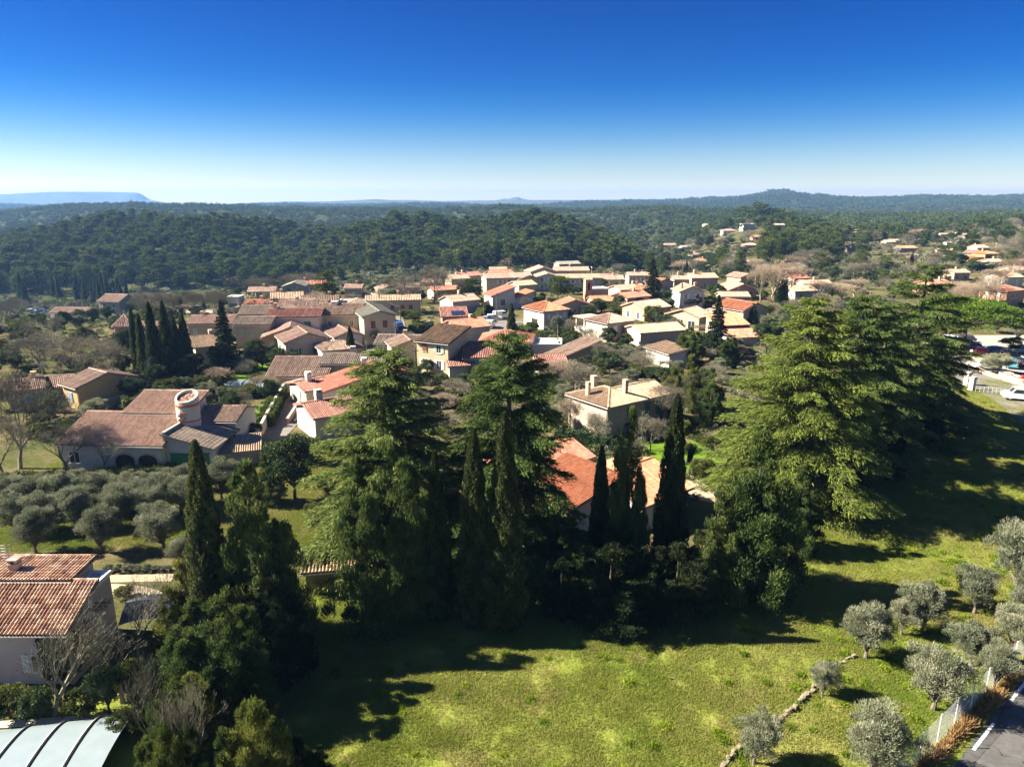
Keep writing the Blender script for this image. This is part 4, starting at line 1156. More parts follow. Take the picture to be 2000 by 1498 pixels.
house('yellow house with a vivid orange roof beside the dark conifers', 1450, 634, 30, 8, 9, 3.2, 'y', 'yellow', 'orange', .36, group=VG).win('L', 3, .6, 1.0, 1.8, 'green', True)
h = house('yellow house with stepped orange roofs in front of the cedars', 1428, 676, 14, 6, 4, 1.6, 'shed_front', 'white', 'red', .3, group=VG); h.block(-1, 4.1, 7, 4.5, 3.4, 'shed_front', 'yellow', 'orange', .3)
h = house('white-grey gabled house with its plain end wall to the meadow', 1327, 602, 6, 6.5, 7.5, 4.4, 'y', 'white', 'tan', .4, group=VG); h.chim(1, 2, 5.2, .8); h.chim(5, 3, 5.2, .9)
house('pale pink stone house with a wide gable', 1424, 584, 8, 8.2, 9, 2.6, 'y', 'pink', 'salmon', .38, group=VG)
h = house('long low house with a reddish roof and blue door', 1408, 600, 0, 7.5, 5.5, 2.8, 'x', 'grey', 'salmon', .3, group=VG); h.win('R', 3, .4, 1.2, 1.6, 'blue', True)
house('pink row house under the bare treetops', 1316, 566, 0, 8, 6, 3.4, 'x', 'pink', 'pink', group=VG).chim(2, 3, 4.3)
house('mauve row house with two small chimneys', 1350, 566, 8, 9, 7, 3.8, 'x', 'pink', 'salmon', group=VG).chim(2, 3, 4.8)
house('pinkish gabled house behind the tall thin cypress', 1446, 560, 25, 6, 7, 3.2, 'y', 'salmon', 'salmon', group=VG)
house('orange-red-roofed house beyond the plane trees', 1550, 560, 25, 7.5, 7, 2.8, 'x', 'pink', 'red', group=VG).chim(5, 2, 3.8)
house('grey-tan house peeping out above the cedars', 1552, 588, 12, 7, 7, 2.8, 'x', 'pale', 'tan', group=VG)
# -- back row
house('yellow-gabled house with a red roof at the head of the row', 903, 560, 38, 9, 6.5, 3.6, 'x', 'yellow', 'darkred', group=VG)
h = house('long two-storey row house with a pinkish-red roof', 950, 574, 14, 15, 7.5, 4.8, 'x', 'pale', 'pink', .3, group=VG); h.wins('R', [4.5, 7.5, 10.2, 13], [.7, 3.0], 1.1, 1.2, 'white')
house('yellow house with a brown roof between the two rows', 1014, 570, 24, 7, 6, 3.8, 'y', 'yellow', 'brown', group=VG)
h = House('house', 'white row house with long tan-red roofs', 1050, 568, 6, VG); h.block(0, 0, 6.5, 7, 4.4, 'y', 'white', 'tan', .3); h.block(6.6, .8, 14, 6, 3.8, 'x', 'pale', 'tan', .3); h.wins('R', [1.4, 4.2], [.7, 2.9], .9, 1.2, 'white'); h.wins('R', [2, 5, 8, 11], [2.2], .9, 1.1, 'white', False, 6.6, .8)
house('cream gabled house at the back of the row', 1034, 556, 10, 10, 8, 4.2, 'y', 'pale', 'salmon', .34, group=VG)
house('long salmon-roofed house at the back of the row', 1084, 552, 4, 13, 7, 4.4, 'x', 'cream', 'salmon', .3, group=VG)
house('low tan bungalow under the cliff', 1160, 560, 6, 11, 7, 2.4, 'x', 'cream', 'pink', group=VG)
house('grey-roofed cottage at the foot of the wood', 1092, 530, 20, 12, 7, 3.5, 'x', 'grey', 'slate', group=VG)
h = House('bell_tower', 'slim cream tower with an arched slot beside the pine', 1143, 590, 12, None, 'tower'); h.block(0, 0, 2.0, 2.0, 6.2, 'x', 'salmon', 'tan', .3, .15)
MB().box((.7, -.012, 3.2), (1.3, .02, 5.4)).build('slot_shade_sheet', M_dark, h.root)  # dark slab on the wall, painting the shade inside the slot
h.block(2.1, .6, 5, 5, 3.4, 'flat', 'stone', 'tan')
h = house('white modern house with stepped red roofs', 962, 606, 24, 6.5, 6, 3.8, 'shed_left', 'white', 'red', .3, group=VG); h.block(6.6, .5, 5.5, 5, 2.6, 'shed_left', 'white', 'orange', .3); h.win('R', 3, 1, 1.4, 1.8)
house('low house with solar panels beside the slim tower', 1158, 602, 8, 6.5, 6, 1.8, 'x', 'pale', 'orange', group=VG)
house('white cottage with a red roof beside the dark fir', 1229, 594, -12, 4.5, 6, 4.0, 'hip', 'white', 'orange', group=VG)
h = House('house', 'white house with a red hipped roof behind the second cedar', 938, 694, -4, VG); h.block(0, 0, 9.5, 8, 2.6, 'hip', 'white', 'red', .34); h.block(9.6, 1.2, 5.5, 6, 1.8, 'flat', 'white', 'red')
h = house('small white house with a pale green door among garden shrubs', 1306, 720, 24, 4.2, 7, 2.5, 'shed_left', 'white', 'tan', .14, group=VG); h.win('L', 3, .2, 1.3, 1.7, 'pale', True)
house('low stone-grey shed with a dark tile roof by the bare shrubs', 1090, 718, 22, 8, 5, 1.4, 'shed_left', 'stone', 'brown', group=VG)
house('dark red lean-to roof behind the second cedar', 1052, 738, 8, 5, 4, 1.4, 'shed_front', 'grey', 'darkred', group=VG)
# -- the tan house with the hipped roof
h = House('house', 'tan house with a hipped canal-tile roof, three chimneys and green shutters', 1186, 862, 36, None)
h.sp, h.row = .26, .44
h.block(0, 0, 6.2, 7.2, 4.3, 'hip', 'tan', 'tan', .34); h.block(4.2, .8, 7.2, 5.8, 4.0, 'x', 'tan', 'tan', .34)
h.chim(.7, 4.4, 4.8, 1.2, .45); h.chim(2.9, 5.8, 5.4, .8, .6); h.chim(4.4, 1.7, 5.1, 1.2, .5)
h.win('R', 3.6, 1.9, 1.0, 1.7, 'green', True); h.win('R', 3.2, 1.5, 1.1, 1.9, 'teal', True, 4.2, .8); h.win('R', 5.4, 1.5, 1.1, 1.9, 'teal', True, 4.2, .8)
for yy in (.15, 6.9): MB().tubes([[-.12, yy, 0]], [[-.12, yy, 4.3]], .07, .07, 6).build('drainpipe', M_conc, h.root)
# -- the house behind the cypresses
h = House('house', 'white house with red and salmon tile roofs behind the dark cypresses', 1252, 1042, 40, None)
h.sp, h.row = .27, .42
h.block(0, 0, 6.5, 9.0, 2.6, 'x', 'white', 'orange', .30)
h.block(-7.2, 3.2, 8.0, 7.0, 2.3, 'shed_left', 'white', 'orange', .22)
h.block(-5.0, 10.4, 9.5, 5.8, 3.1, 'x', 'white', 'red', .32)
h.win('R', 2.5, .5, 1.0, 1.5, 'teal'); h.win('L', 3, .5, 1.0, 1.3)
# -- right edge
h = house('orange two-storey house beside the car park', 1962, 602, 30, 9, 7, 4.4, 'hip', 'salmon', 'red', .3, group=VG); h.wins('L', [2, 5], [.6, 2.9], .9, 1.3, 'white', True); h.wins('R', [3, 5], [2.4], 1.2, 1.4)
house('low salmon-roofed house beside the car park', 1916, 622, 25, 12, 8, 1.8, 'hip', 'salmon', 'salmon', .2, group=VG)
house('white stepped house above the orange house', 1955, 566, 12, 8, 7, 4.0, 'x', 'white', 'tan', group=VG)
house('cream house at the edge of the bare plane trees', 1978, 545, 10, 9, 7, 3.2, 'x', 'pale', 'brown', group=VG)
house('orange-red roof showing behind the great cedar', 1826, 574, 22, 8, 8, 2.5, 'x', 'salmon', 'red', group=VG).chim(5, 3, 3.8)
house('grey stone house among bare trees on the slope', 1862, 550, 5, 6, 6, 3.2, 'x', 'stone', 'brown', group=VG)
house('bright orange villa on the hillside with orange roof', 1922, 513, 18, 8, 7, 4.0, 'hip', 'brightorange', 'orange', group=VG).block(-4, 1, 4, 5, 2.4, 'hip', 'brightorange', 'orange')
house('cream house just above the bright orange villa', 1906, 503, 5, 6, 7, 4.8, 'x', 'cream', 'tan', group=VG)

def clear(x, y, m):
    for fp, a, x0, y0, x1, y1, lb in FOOT:
        dx, dy = x - fp[0], y - fp[1]
        if dx * dx + dy * dy > 900: continue
        u, v = dx * math.cos(a) + dy * math.sin(a), -dx * math.sin(a) + dy * math.cos(a)
        if x0 - m < u < x1 + m and y0 - m < v < y1 + m: return False
    for P_, w in WAYS:
        for s1, s2 in zip(P_[:-1], P_[1:]):
            d_ = s2 - s1; t_ = max(0, min(1, ((x - s1[0]) * d_[0] + (y - s1[1]) * d_[1]) / (d_ @ d_ + 1e-9)))
            q_ = s1 + d_ * t_
            if math.hypot(x - q_[0], y - q_[1]) < w / 2 + m: return False
    return True
def near_house(x, y):
    best = min(FOOT, key=lambda f: math.hypot(x - f[0][0] - ((f[2] + f[4]) / 2 * math.cos(f[1]) - (f[3] + f[5]) / 2 * math.sin(f[1])), y - f[0][1] - ((f[2] + f[4]) / 2 * math.sin(f[1]) + (f[3] + f[5]) / 2 * math.cos(f[1]))))
    return best[6]
def short(lb):
    w = lb.split()
    for k in ('with', 'behind', 'beside', 'in', 'at', 'beyond', 'to', 'by', 'of', 'hidden', 'half', 'between', 'below', 'against', 'within', 'under', 'on', 'along', 'next', 'above', 'showing', 'peeping', 'among', 'near'):
        if k in w[2:]: w2 = w[:w.index(k, 2)]
        else: continue
        if len(w2) >= 2: w = w2
    return ' '.join(w[:8])
# smaller neighbours that fill the rows between the houses above
gh = np.random.default_rng(4242)
done_, tries_ = 0, 0
while done_ < 30 and tries_ < 4000:
    tries_ += 1
    up_ = done_ >= 17
    if up_: y_ = gh.uniform(300, 520); x_ = y_ * gh.uniform(.22, .75)
    else: y_ = math.exp(gh.uniform(math.log(150), math.log(285))); x_ = y_ * gh.uniform(-.36, .42)
    Lx, Ly, H = gh.uniform(5.5, 9.5), gh.uniform(5, 6.5), gh.choice([2.7, 2.9, 4.4])
    a_ = float(gh.choice([-8, 5, 12, 26, 34]))
    cx_, cy_ = x_ + Lx / 2, y_ + Ly / 2
    if not all(clear(cx_ + q * Lx * .5, cy_ + r * Ly * .5, 1.6) for q in (-1, 0, 1) for r in (-1, 0, 1)): continue
    if not up_ and not clear(cx_, cy_ + 9, .5) and H > 3: continue
    wk, rk = str(gh.choice(['cream', 'pale', 'white', 'pink', 'tan'])), str(gh.choice(['pink', 'tan', 'salmon', 'brown', 'red', 'pink']))
    lab = ' '.join(('%s %s house with %s %s roof near the %s' % ('small' if Lx < 7.5 else 'long', wk.replace('tan', 'beige'), 'a', {'brown': 'brownish', 'red': 'red', 'tan': 'tan', 'pink': 'pinkish', 'salmon': 'salmon'}[rk], short(near_house(x_, y_)))).split()[:16])
    used_ = globals().setdefault('_labs', set())
    if lab in used_: continue
    used_.add(lab)
    hh = House('house', lab, 0, 0, a_, VG if not up_ else 'houses scattered on the far hillside', p=np.array([x_, y_, float(hgt(x_, y_))]), sink=2.5)
    hh.block(0, 0, Lx, Ly, float(H), str(gh.choice(['x', 'x', 'y', 'hip'])), wk, rk, .32)
    done_ += 1
for s_ in HOUSES:                        # plain houses get the ordinary openings of such a house
    if s_.nwin or s_.b0 is None or s_.root['category'] != 'house': continue
    x0, y0, Lx, Ly, H, rf = s_.b0
    if H < 2.2: continue
    shc = random.choice(['white', 'pale', 'brown', 'green', None]); cl = random.random() < .5
    zs = [.8] if H < 4 else [.7, H - 1.9]
    for L_, f_ in ((Lx, 'R'), (Ly, 'L')):
        n_ = max(1, int(L_ / 3.0))
        s_.wins(f_, [L_ * (i + .5) / n_ + random.uniform(-.3, .3) for i in range(n_)], zs, .9, 1.2, shc, cl, x0, y0)
    if rf in ('x', 'hip') and random.random() < .7: s_.chim(x0 + Lx * random.uniform(.2, .8), y0 + Ly * .55, H + Ly * .12, .9, .6)
# -- houses on the far hillside
HG = 'houses scattered on the far hillside'
for (px, py, w, a, rf, wl_, tl_, H, lab) in (
    (1376, 454, 28, 8, 'x', 'cream', 'tan', 5.0, 'cream two-storey house, tallest on the far hill crest'),
    (1362, 458, 16, 5, 'hip', 'salmon', 'pink', 2.6, 'salmon bungalow next to the tall cream hill house'),
    (1412, 460, 28, 0, 'hip', 'white', 'pink', 3.0, 'white house with a pink hipped roof below the hill crest'),
    (1452, 452, 26, 10, 'flat', 'white', 'pink', 4.6, 'white flat-roofed villa on the hill crest'),
    (1470, 470, 28, 0, 'x', 'salmon', 'red', 2.2, 'long red roof under the white flat villa'),
    (1454, 487, 32, 0, 'hip', 'salmon', 'salmon', 2.6, 'salmon-roofed bungalow on the olive terraces'),
    (1514, 447, 20, 0, 'x', 'pale', 'salmon', 2.4, 'single red-roofed cottage at the edge of the pine grove'),
    (1504, 474, 12, 20, 'flat', 'white', 'pink', 4.0, 'small white block against the pine grove'),
    (1320, 462, 10, 10, 'x', 'salmon', 'red', 2.6, 'tiny red-roofed house among oaks on the hill'),
    (1292, 486, 30, 0, 'x', 'stone', 'pink', 2.4, 'stone house low on the wooded slope'),
    (1332, 493, 24, 12, 'x', 'grey', 'slate', 3.4, 'blue-grey house in the shade of the slope'),
    (1424, 428, 16, 0, 'x', 'cream', 'tan', 2.6, 'tan house beneath the hilltop pines'),
    (1628, 449, 22, 5, 'x', 'white', 'salmon', 2.8, 'white bungalow beyond the pine grove'),
    (1674, 460, 22, 0, 'hip', 'white', 'pink', 3.2, 'white house with terrace below the bungalow'),
    (1706, 443, 20, 20, 'flat', 'white', 'pink', 4.6, 'white cubic house under the pine ridge'),
    (1738, 444, 10, 0, 'x', 'cream', 'tan', 2.8, 'little cream cottage under the pine ridge'),
    (1766, 454, 36, 0, 'x', 'pale', 'salmon', 2.6, 'long pale house with a thin roof on the ridge flank'),
    (1832, 450, 16, 0, 'flat', 'white', 'pink', 2.4, 'low white house on the ridge flank'),
    (1740, 478, 20, 10, 'x', 'salmon', 'pink', 2.6, 'pinkish house between the ridge pines'),
    (1758, 494, 36, 2, 'x', 'grey', 'orange', 3.0, 'long grey house with a vivid red roof'),
    (1780, 508, 18, 20, 'x', 'ochre', 'tan', 3.0, 'ochre house just below the vivid red roof'),
    (1836, 466, 20, 0, 'x', 'pale', 'grey', 2.6, 'grey-roofed house half hidden by an umbrella pine'),
    (1868, 468, 9, 15, 'flat', 'pink', 'pink', 4.6, 'narrow pink tower-like house on the ridge flank'),
    (1848, 482, 14, 0, 'flat', 'white', 'pink', 2.4, 'small white roof between bare trees'),
    (1654, 492, 26, 5, 'x', 'stone', 'grey', 2.8, 'grey stone house in the shade behind the grove'),
    (1452, 522, 14, 15, 'x', 'cream', 'tan', 3.6, 'cream house beside the lattice mast'),
    (1436, 520, 10, 5, 'x', 'white', 'pink', 3.0, 'white annex beside the lattice mast'),
    (1995, 520, 16, 5, 'x', 'salmon', 'pink', 3.0, 'pink house at the end of the plane-tree row'),
    (806, 1, 0, 0, '', '', '', 0, '')):
    if not w: continue
    p = at(px, py); W_ = w / ppm(p)
    hh = House('house', lab, px, py, a, HG, p=p, sink=3)
    hh.block(0, 0, W_ * .92, min(8, W_ * .7), H * min(1.5, max(.8, p[1] / 480)), rf, wl_, tl_, .3)
    if W_ > 5:
        for f in (.25, .6): hh.win('R', W_ * f, .9, 1.1, 1.3)

# ------------------------------------------------------------------ garden walls, shed, shelters
def wall_run(name, label, pts, h, t, mat, cat='wall', world=False, group=None):
    P = np.array([k if world else at(*k) for k in pts])
    root = thing(name, label, cat, P[0], 0, group)
    m, c = MB(), MB()
    for a, b in zip(P[:-1], P[1:]):
        d = (b - a)[:2]; L = np.linalg.norm(d); an = math.atan2(d[1], d[0])
        M = Matrix.Translation(Vector(a - P[0])) @ Matrix.Rotation(an, 4, 'Z') @ Matrix.Rotation(-math.atan2(b[2] - a[2], L), 4, 'Y')
        m.box((0, -t / 2, -.8), (L, t / 2, h), 0, .5, M); c.box((-.03, -t / 2 - .05, h), (L + .03, t / 2 + .05, h + .07), 0, .5, M)
    m.build('wall_body', mat, root); c.build('coping', M_conc, root)
    return root
wall_run('garden_wall', 'cream wall on the outer side of the lane', [(497, 880), (530, 815), (556, 768), (595, 757)], 1.5, .25, wall_mat('cream'))
wall_run('garden_wall', 'low orange-coped wall on the house side of the lane', [(562, 828), (585, 792), (592, 770)], .7, .25, wall_mat('salmon'))
wall_run('garden_wall', 'cream garden wall beside the white house', [(1030, 672), (1085, 688)], 1.4, .25, wall_mat('cream'))
wall_run('garden_wall', 'long pale garden wall behind the farmhouse', [(690, 582), (740, 588)], 2.0, .3, wall_mat('pale'))
wall_run('garden_wall', 'grey retaining wall along the village yard', [(760, 690), (790, 660), (840, 640)], 1.6, .3, wall_mat('grey'))
wall_run('garden_wall', 'stone wall along the yard with parked cars', [(160, 812), (240, 786)], 1.1, .35, wall_mat('stone'))
wall_run('retaining_wall', 'long pale parapet along the road in the valley', [(340, 612), (440, 612), (475, 604)], 1.0, .4, wall_mat('pale'))
h = House('shed', 'low stone shed with a bleached tile roof behind the dark trees', 600, 1162, 10, None, 'shed'); h.sp, h.row = .25, .42
h.block(0, 0, 5.6, 1.7, 1.9, 'shed_front', 'stone', 'tan', .16); 
house('garden shed with a ribbed pale roof behind the olive grove', 440, 912, 18, 3.6, 3, 1.6, 'shed_front', 'tan', 'tan', .2, name='shed')

M_poly = plain('polycarbonate', (.19, .235, .255), .25, .08, 1.0, spec=.5)
M_alu = plain('aluminium', (.55, .56, .55), .35, .1, 3, metal=.5)
M_rub = plain('black_seal', (.03, .03, .03), .6, .1, 3)
def shelter(label, p, rotz, n, seg, wid, hgt_, skew=0):
    root = thing('pool_shelter', label, 'pool cover', p, rotz)
    for k in range(n):
        gsc = 1 + .022 * k
        an = np.linspace(0, math.pi, 17)
        ya, za = -np.cos(an) * wid / 2 * gsc + wid / 2, np.sin(an) ** .8 * hgt_ * gsc
        x0, x1 = k * seg, (k + 1) * seg + .12
        V = np.array([[x, y, z] for x in (x0, x1) for y, z in zip(ya, za)] + [[x, y, z - .03] for x in (x0, x1) for y, z in zip(ya, za)])
        i = np.arange(16)
        f = np.concatenate([np.stack([i, i + 17, i + 18, i + 1], 1), np.stack([i + 34, i + 35, i + 52, i + 51], 1)])
        MB().add(V, f, 0, .5).build('panel', M_poly, root, True)
        P_ = np.stack([np.full(17, x0), ya, za + .02], 1)
        MB().tubes(P_[:-1], P_[1:], .055, .055, 5).build('rib', M_alu, root)
        Q_ = P_ + np.array([.10, 0, .0]); MB().tubes(Q_[:-1], Q_[1:], .045, .045, 4).build('seal', M_rub, root)
        m = MB().box((x0, ya[0] - .05, 0), (x1, ya[0] + .05, .14)); m.box((x0, ya[-1] - .05, 0), (x1, ya[-1] + .05, .14)); m.build('rail', M_alu, root)
pe = at(-150, 1452); pf = at(262, 1412)
an_ = math.atan2(pf[1] - pe[1], pf[0] - pe[0])
L_ = np.linalg.norm((pf - pe)[:2])
q_ = pe + np.array([math.sin(an_), -math.cos(an_), 0]) * 7.0
shelter('low arched translucent pool shelter in the near corner of the garden', q_, an_, 6, L_ / 6, 7.0, 1.0)
p0_ = at(425, 757)
shelter('pale blue pool shelter beside the lawn behind the villa', p0_, 0, 5, 1.75, 3.6, .6)
# tarpaulin on a low frame, garden lamp
p = at(236, 1268)
t = thing('tarpaulin_canopy', 'dark blue tarpaulin stretched over a low frame behind bare shrubs', 'canopy', p, R(15))
m = MB(); n_ = 10
u_ = np.linspace(0, 1, n_ + 1); U_, V_ = np.meshgrid(u_, u_)
Z_ = 1.7 + .25 * np.sin(U_ * math.pi) - .12 * np.sin(V_ * 9) * .4 + .3 * V_
i = np.arange((n_ + 1) ** 2).reshape(n_ + 1, n_ + 1)
m.add(np.stack([U_ * 3.2, V_ * 2.6, Z_], -1), np.stack([i[:-1, :-1], i[:-1, 1:], i[1:, 1:], i[1:, :-1]], -1).reshape(-1, 4), 0, .5)
m.build('sheet', plain('blue_tarpaulin', (.022, .028, .040), .45, .2, 3, spec=.4), t)
for x, y in ((0, 0), (3.2, 0), (0, 2.6), (3.2, 2.6)): MB().tubes([[x, y, 0]], [[x, y, 1.8]], .04, .04, 6).build('pole', M_alu, t)
p = at(123, 1404)
t = thing('garden_lamp', 'yellow globe lamp on a short post at the pool edge', 'lamp', p)
MB().tubes([[0, 0, 0]], [[0, 0, .55]], .03, .03, 6).build('post', M_rub, t)
MB().lathe([(.04, .52), (.11, .57), (.16, .66), (.165, .74), (.12, .84), (.03, .89)], 14).build('globe', plain('yellow_globe', (.75, .52, .10), .4, .1, 3), t, True)
#PART3
# ------------------------------------------------------------------ cars
_carm = {}
M_tyre = plain('tyre', (.02, .02, .02), .8, .2, 4)
M_rim = plain('rim', (.45, .45, .46), .35, .1, 4, metal=.7)
M_lampw = plain('headlight_glass', (.7, .7, .68), .15, .05, 4, spec=.6)
M_lampr = plain('tail_light', (.35, .02, .015), .25, .05, 4, spec=.6)
def car_paint(c):
    if c not in _carm: _carm[c] = plain('car_paint', c, .25, .05, 1, spec=.6)
    return _carm[c]
def loft(m, prof, hw, hwt, zlo, zhi, r=.5):
    """side profile (x, z) swept across the width, narrowing with height"""
    n = len(prof)
    V = []
    for sg in (-1, 1):
        for x, z in prof:
            w = hw + (hwt - hw) * min(1, max(0, (z - zlo) / (zhi - zlo)))
            V.append([x, sg * w, z])
    f = [[i, (i + 1) % n, n + (i + 1) % n, n + i] for i in range(n)]
    m.add(V, f, 0, r)
    c = [np.mean([v[0] for v in V]), np.mean([v[2] for v in V])]
    for sg, o in ((-1, 0), (1, n)):
        w = (hw + hwt) / 2
        m.add([V[o + i] for i in range(n)] + [[c[0], sg * (hw * .5 + hwt * .5), c[1]]], [[i, (i + 1) % n, n] for i in range(n)], 0, r)
def car(label, px, py, rotz, col, van=False, group='cars parked in the village', p=None):
    p = at(px, py) if p is None else p
    p = np.array(p) + np.array([0, 0, .10])
    t = thing('van' if van else 'parked_car', label, 'van' if van else 'car', p, R(rotz), group)
    b, gl = MB(), MB()
    if van:
        body = [(-2.1, .35), (2.1, .35), (2.15, .75), (1.95, 1.0), (1.25, 1.12), (.75, 1.78), (-2.0, 1.85), (-2.12, 1.2)]
        loft(b, body, .90, .78, .4, 1.85)
        gl.add([[1.27, -.70, 1.16], [1.27, .70, 1.16], [.80, .62, 1.74], [.80, -.62, 1.74]], [[0, 1, 2, 3]]).add(np.array([[.72, 0, 1.66], [1.12, 0, 1.14], [-.2, 0, 1.14], [-.2, 0, 1.66]]) + np.array([0, -.875, 0]), [[0, 1, 2, 3]]).add(np.array([[.72, 0, 1.66], [1.12, 0, 1.14], [-.2, 0, 1.14], [-.2, 0, 1.66]]) + np.array([0, .875, 0]), [[0, 1, 2, 3]])
        gl.add([[-2.135, -.55, 1.2], [-2.135, .55, 1.2], [-2.08, .5, 1.65], [-2.08, -.5, 1.65]], [[0, 1, 2, 3]])
    else:
        body = [(-2.0, .30), (2.0, .30), (2.1, .55), (2.0, .74), (1.1, .88), (-1.7, .93), (-2.05, .85), (-2.08, .5)]
        loft(b, body, .86, .80, .3, .93)
        cab = [(-1.75, .92), (1.15, .87), (.45, 1.38), (.1, 1.45), (-1.0, 1.46), (-1.5, 1.36)]
        loft(b, cab, .80, .60, .9, 1.46, .6)
        for sg in (-1, 1):
            y0, y1 = sg * .80, sg * .635
            gl.add([[-1.45, y0, .97], [.95, y0, .97], [.35, y1, 1.36], [-1.25, y1, 1.36]], [[0, 1, 2, 3]])
        gl.add([[1.13, -.68, .93], [1.13, .68, .93], [.50, .56, 1.37], [.50, -.56, 1.37]], [[0, 1, 2, 3]])
        gl.add([[-1.79, -.66, .98], [-1.79, .66, .98], [-1.53, .56, 1.34], [-1.53, -.56, 1.34]], [[0, 1, 2, 3]])
    b.build('body', car_paint(col), t); gl.build('car_window', M_glass, t)
    for x in (-1.3, 1.3):
        for sg in (-1, 1):
            w = MB().tubes([[x, sg * .70, .31]], [[x, sg * .88, .31]], .31, .31, 14)
            wo_ = w.build('wheel', M_tyre, t)
            k = np.arange(12) * 2 * math.pi / 12
            V = [[x + .19 * math.cos(q), sg * .885, .31 + .19 * math.sin(q)] for q in k] + [[x, sg * .89, .31]]
            MB().add(V, [[i, (i + 1) % 12, 12] for i in range(12)]).build('rim', M_rim, wo_)
    zl = .9 if van else .62
    for sg in (-1, 1):
        MB().box((1.98, sg * .62 - .16, zl - .08), (2.12, sg * .62 + .16, zl + .08)).build('headlight', M_lampw, t)
        MB().box((-2.12, sg * .68 - .09, zl), (-2.02, sg * .68 + .09, zl + .22)).build('tail_light', M_lampr, t)
    return t
PG = 'cars in the car park'
car('red car parked uphill on the village street', 764, 628, 110, (.45, .03, .02))
car('blue car parked on the village street below the red one', 778, 641, 112, (.03, .09, .30))
car('white car parked behind the small cypress', 697, 664, 20, (.62, .62, .60))
car('white car at the garage entrance of the parking bay', 964, 626, 8, (.66, .66, .65)); car('white van beside the parked white car', 980, 622, 25, (.66, .66, .65), True)
car('white van seen from behind by the cedar top', 957, 641, 80, (.6, .62, .65), True); car('grey car beside the parking bay hedge', 951, 629, 70, (.2, .21, .22))
car('white car standing on the roof terrace parking', 1007, 592, 10, (.6, .62, .66))
car('white van parked beyond the low solar-roofed house', 1168, 582, 10, (.6, .6, .6), True)
car('white van driving past the meadow corner', 1990, 782, 158, (.66, .66, .65), True, None)
car('red car under the lamp post in the car park', 1906, 694, 195, (.55, .03, .03), group=PG)
car('dark car behind the red one in the car park', 1896, 685, 190, (.06, .08, .10), group=PG)
car('dark blue car beside the round road sign', 1938, 692, 185, (.03, .06, .16), group=PG)
car('grey car at the rim of the car park', 1992, 690, 185, (.16, .18, .20), group=PG)
car('white car under the olive tree in the car park', 1926, 722, 172, (.66, .66, .64), group=PG)
car('turquoise car behind the round planters', 1974, 718, 60, (.10, .32, .40), group=PG); car('black car between the turquoise and silver cars', 1986, 714, 60, (.03, .035, .04), group=PG); car('silver car at the end of the planters', 2000, 712, 60, (.45, .46, .48), group=PG)
car('dark car parked in the shade of the umbrella pine', 1882, 668, 170, (.05, .06, .08), group=PG); car('white car glimpsed behind the great cedar branches', 1850, 668, 170, (.6, .6, .6), group=PG)
car('white car parked on the gravel yard by the ochre house', 190, 776, 15, (.6, .6, .58)); car('car under a silver cover at the edge of the bare thicket', 186, 756, 20, (.42, .47, .48))
VC = 'cars parked by the valley road'
for k, (px, py, c, lb) in enumerate(((62, 610, (.5, .5, .52), 'silver car at the start of the valley car row'), (70, 610, (.05, .1, .3), 'blue car second in the valley car row'), (86, 610, (.08, .15, .35), 'bright blue car in the valley car row'),
    (178, 618, (.6, .6, .6), 'white car squeezed beside the cream valley house'), (235, 612, (.62, .62, .62), 'white van parked right of the cream valley house'), (355, 608, (.3, .32, .35), 'grey car by the valley parapet'), (372, 608, (.6, .6, .6), 'white car by the valley parapet'), (390, 608, (.1, .11, .13), 'black car by the valley parapet'))):
    car(lb, px, py, 5 + 3 * k, c, k == 4, VC)

# ------------------------------------------------------------------ posts, lamps, sign, planters, fence, stone wall
M_wood = plain('grey_pole_wood', (.14, .11, .08), .9, .3, 3)
M_wire = plain('cable', (.05, .05, .05), .6, .1, 3)
poles = []
for (px, py, top, lab) in ((643, 703, 658, 'wooden utility pole rising in front of the garage'), (742, 614, 566, 'tall wooden utility pole in front of the farmhouse'), (783, 640, 596, 'utility pole beside the street'),
    (970, 632, 573, 'utility pole in front of the white modern house'), (1089, 685, 634, 'wooden pole at the garden gate of the terrace house'), (813, 740, 680, 'dark pole leaning by the ochre house wall'), (945, 625, 595, 'short utility pole by the parking bay hedge'),
    (913, 576, 555, 'thin pole near the hedge of the back row'), (955, 585, 562, 'thin pole in front of the long row house')):
    p = at(px, py); hh = pix(px, top, p[1])[2] - p[2]
    t = thing('utility_pole', lab, 'pole', p, 0, 'utility poles')
    MB().tubes([[0, 0, 0]], [[0, 0, hh]], .13, .09, 7).build('post', M_wood, t)
    m = MB().box((-.5, -.04, hh - .5), (.5, .04, hh - .4))
    for dx in (-.42, 0, .42): m.tubes([[dx, 0, hh - .4]], [[dx, 0, hh - .22]], .04, .03, 6)
    m.build('crossarm', M_wood, t)
    poles.append((p, hh))
def cable(a, b, sag, label):
    s = np.linspace(0, 1, 25)
    P = a + (b - a) * s[:, None]; P[:, 2] -= sag * 4 * s * (1 - s)
    MB().tubes(P[:-1], P[1:], .03, .03, 4).build('cable', M_wire, None, label=label, category='cable')
def ptop(k): p, hh = poles[k]; return p + np.array([0, 0, hh - .25])
cable(ptop(1), ptop(2), 1.0, 'sagging cable between the farmhouse pole and street pole'); cable(ptop(2), ptop(0), 1.5, 'sagging cable between street pole and garage pole'); cable(ptop(3), ptop(6), .6, 'short cable over the parking bay')
cable(ptop(7), ptop(8), .8, 'cable in front of the back row'); cable(pix(1868, 645, 138), pix(2010, 620, 150), .8, 'pale cable crossing in front of the umbrella pine')
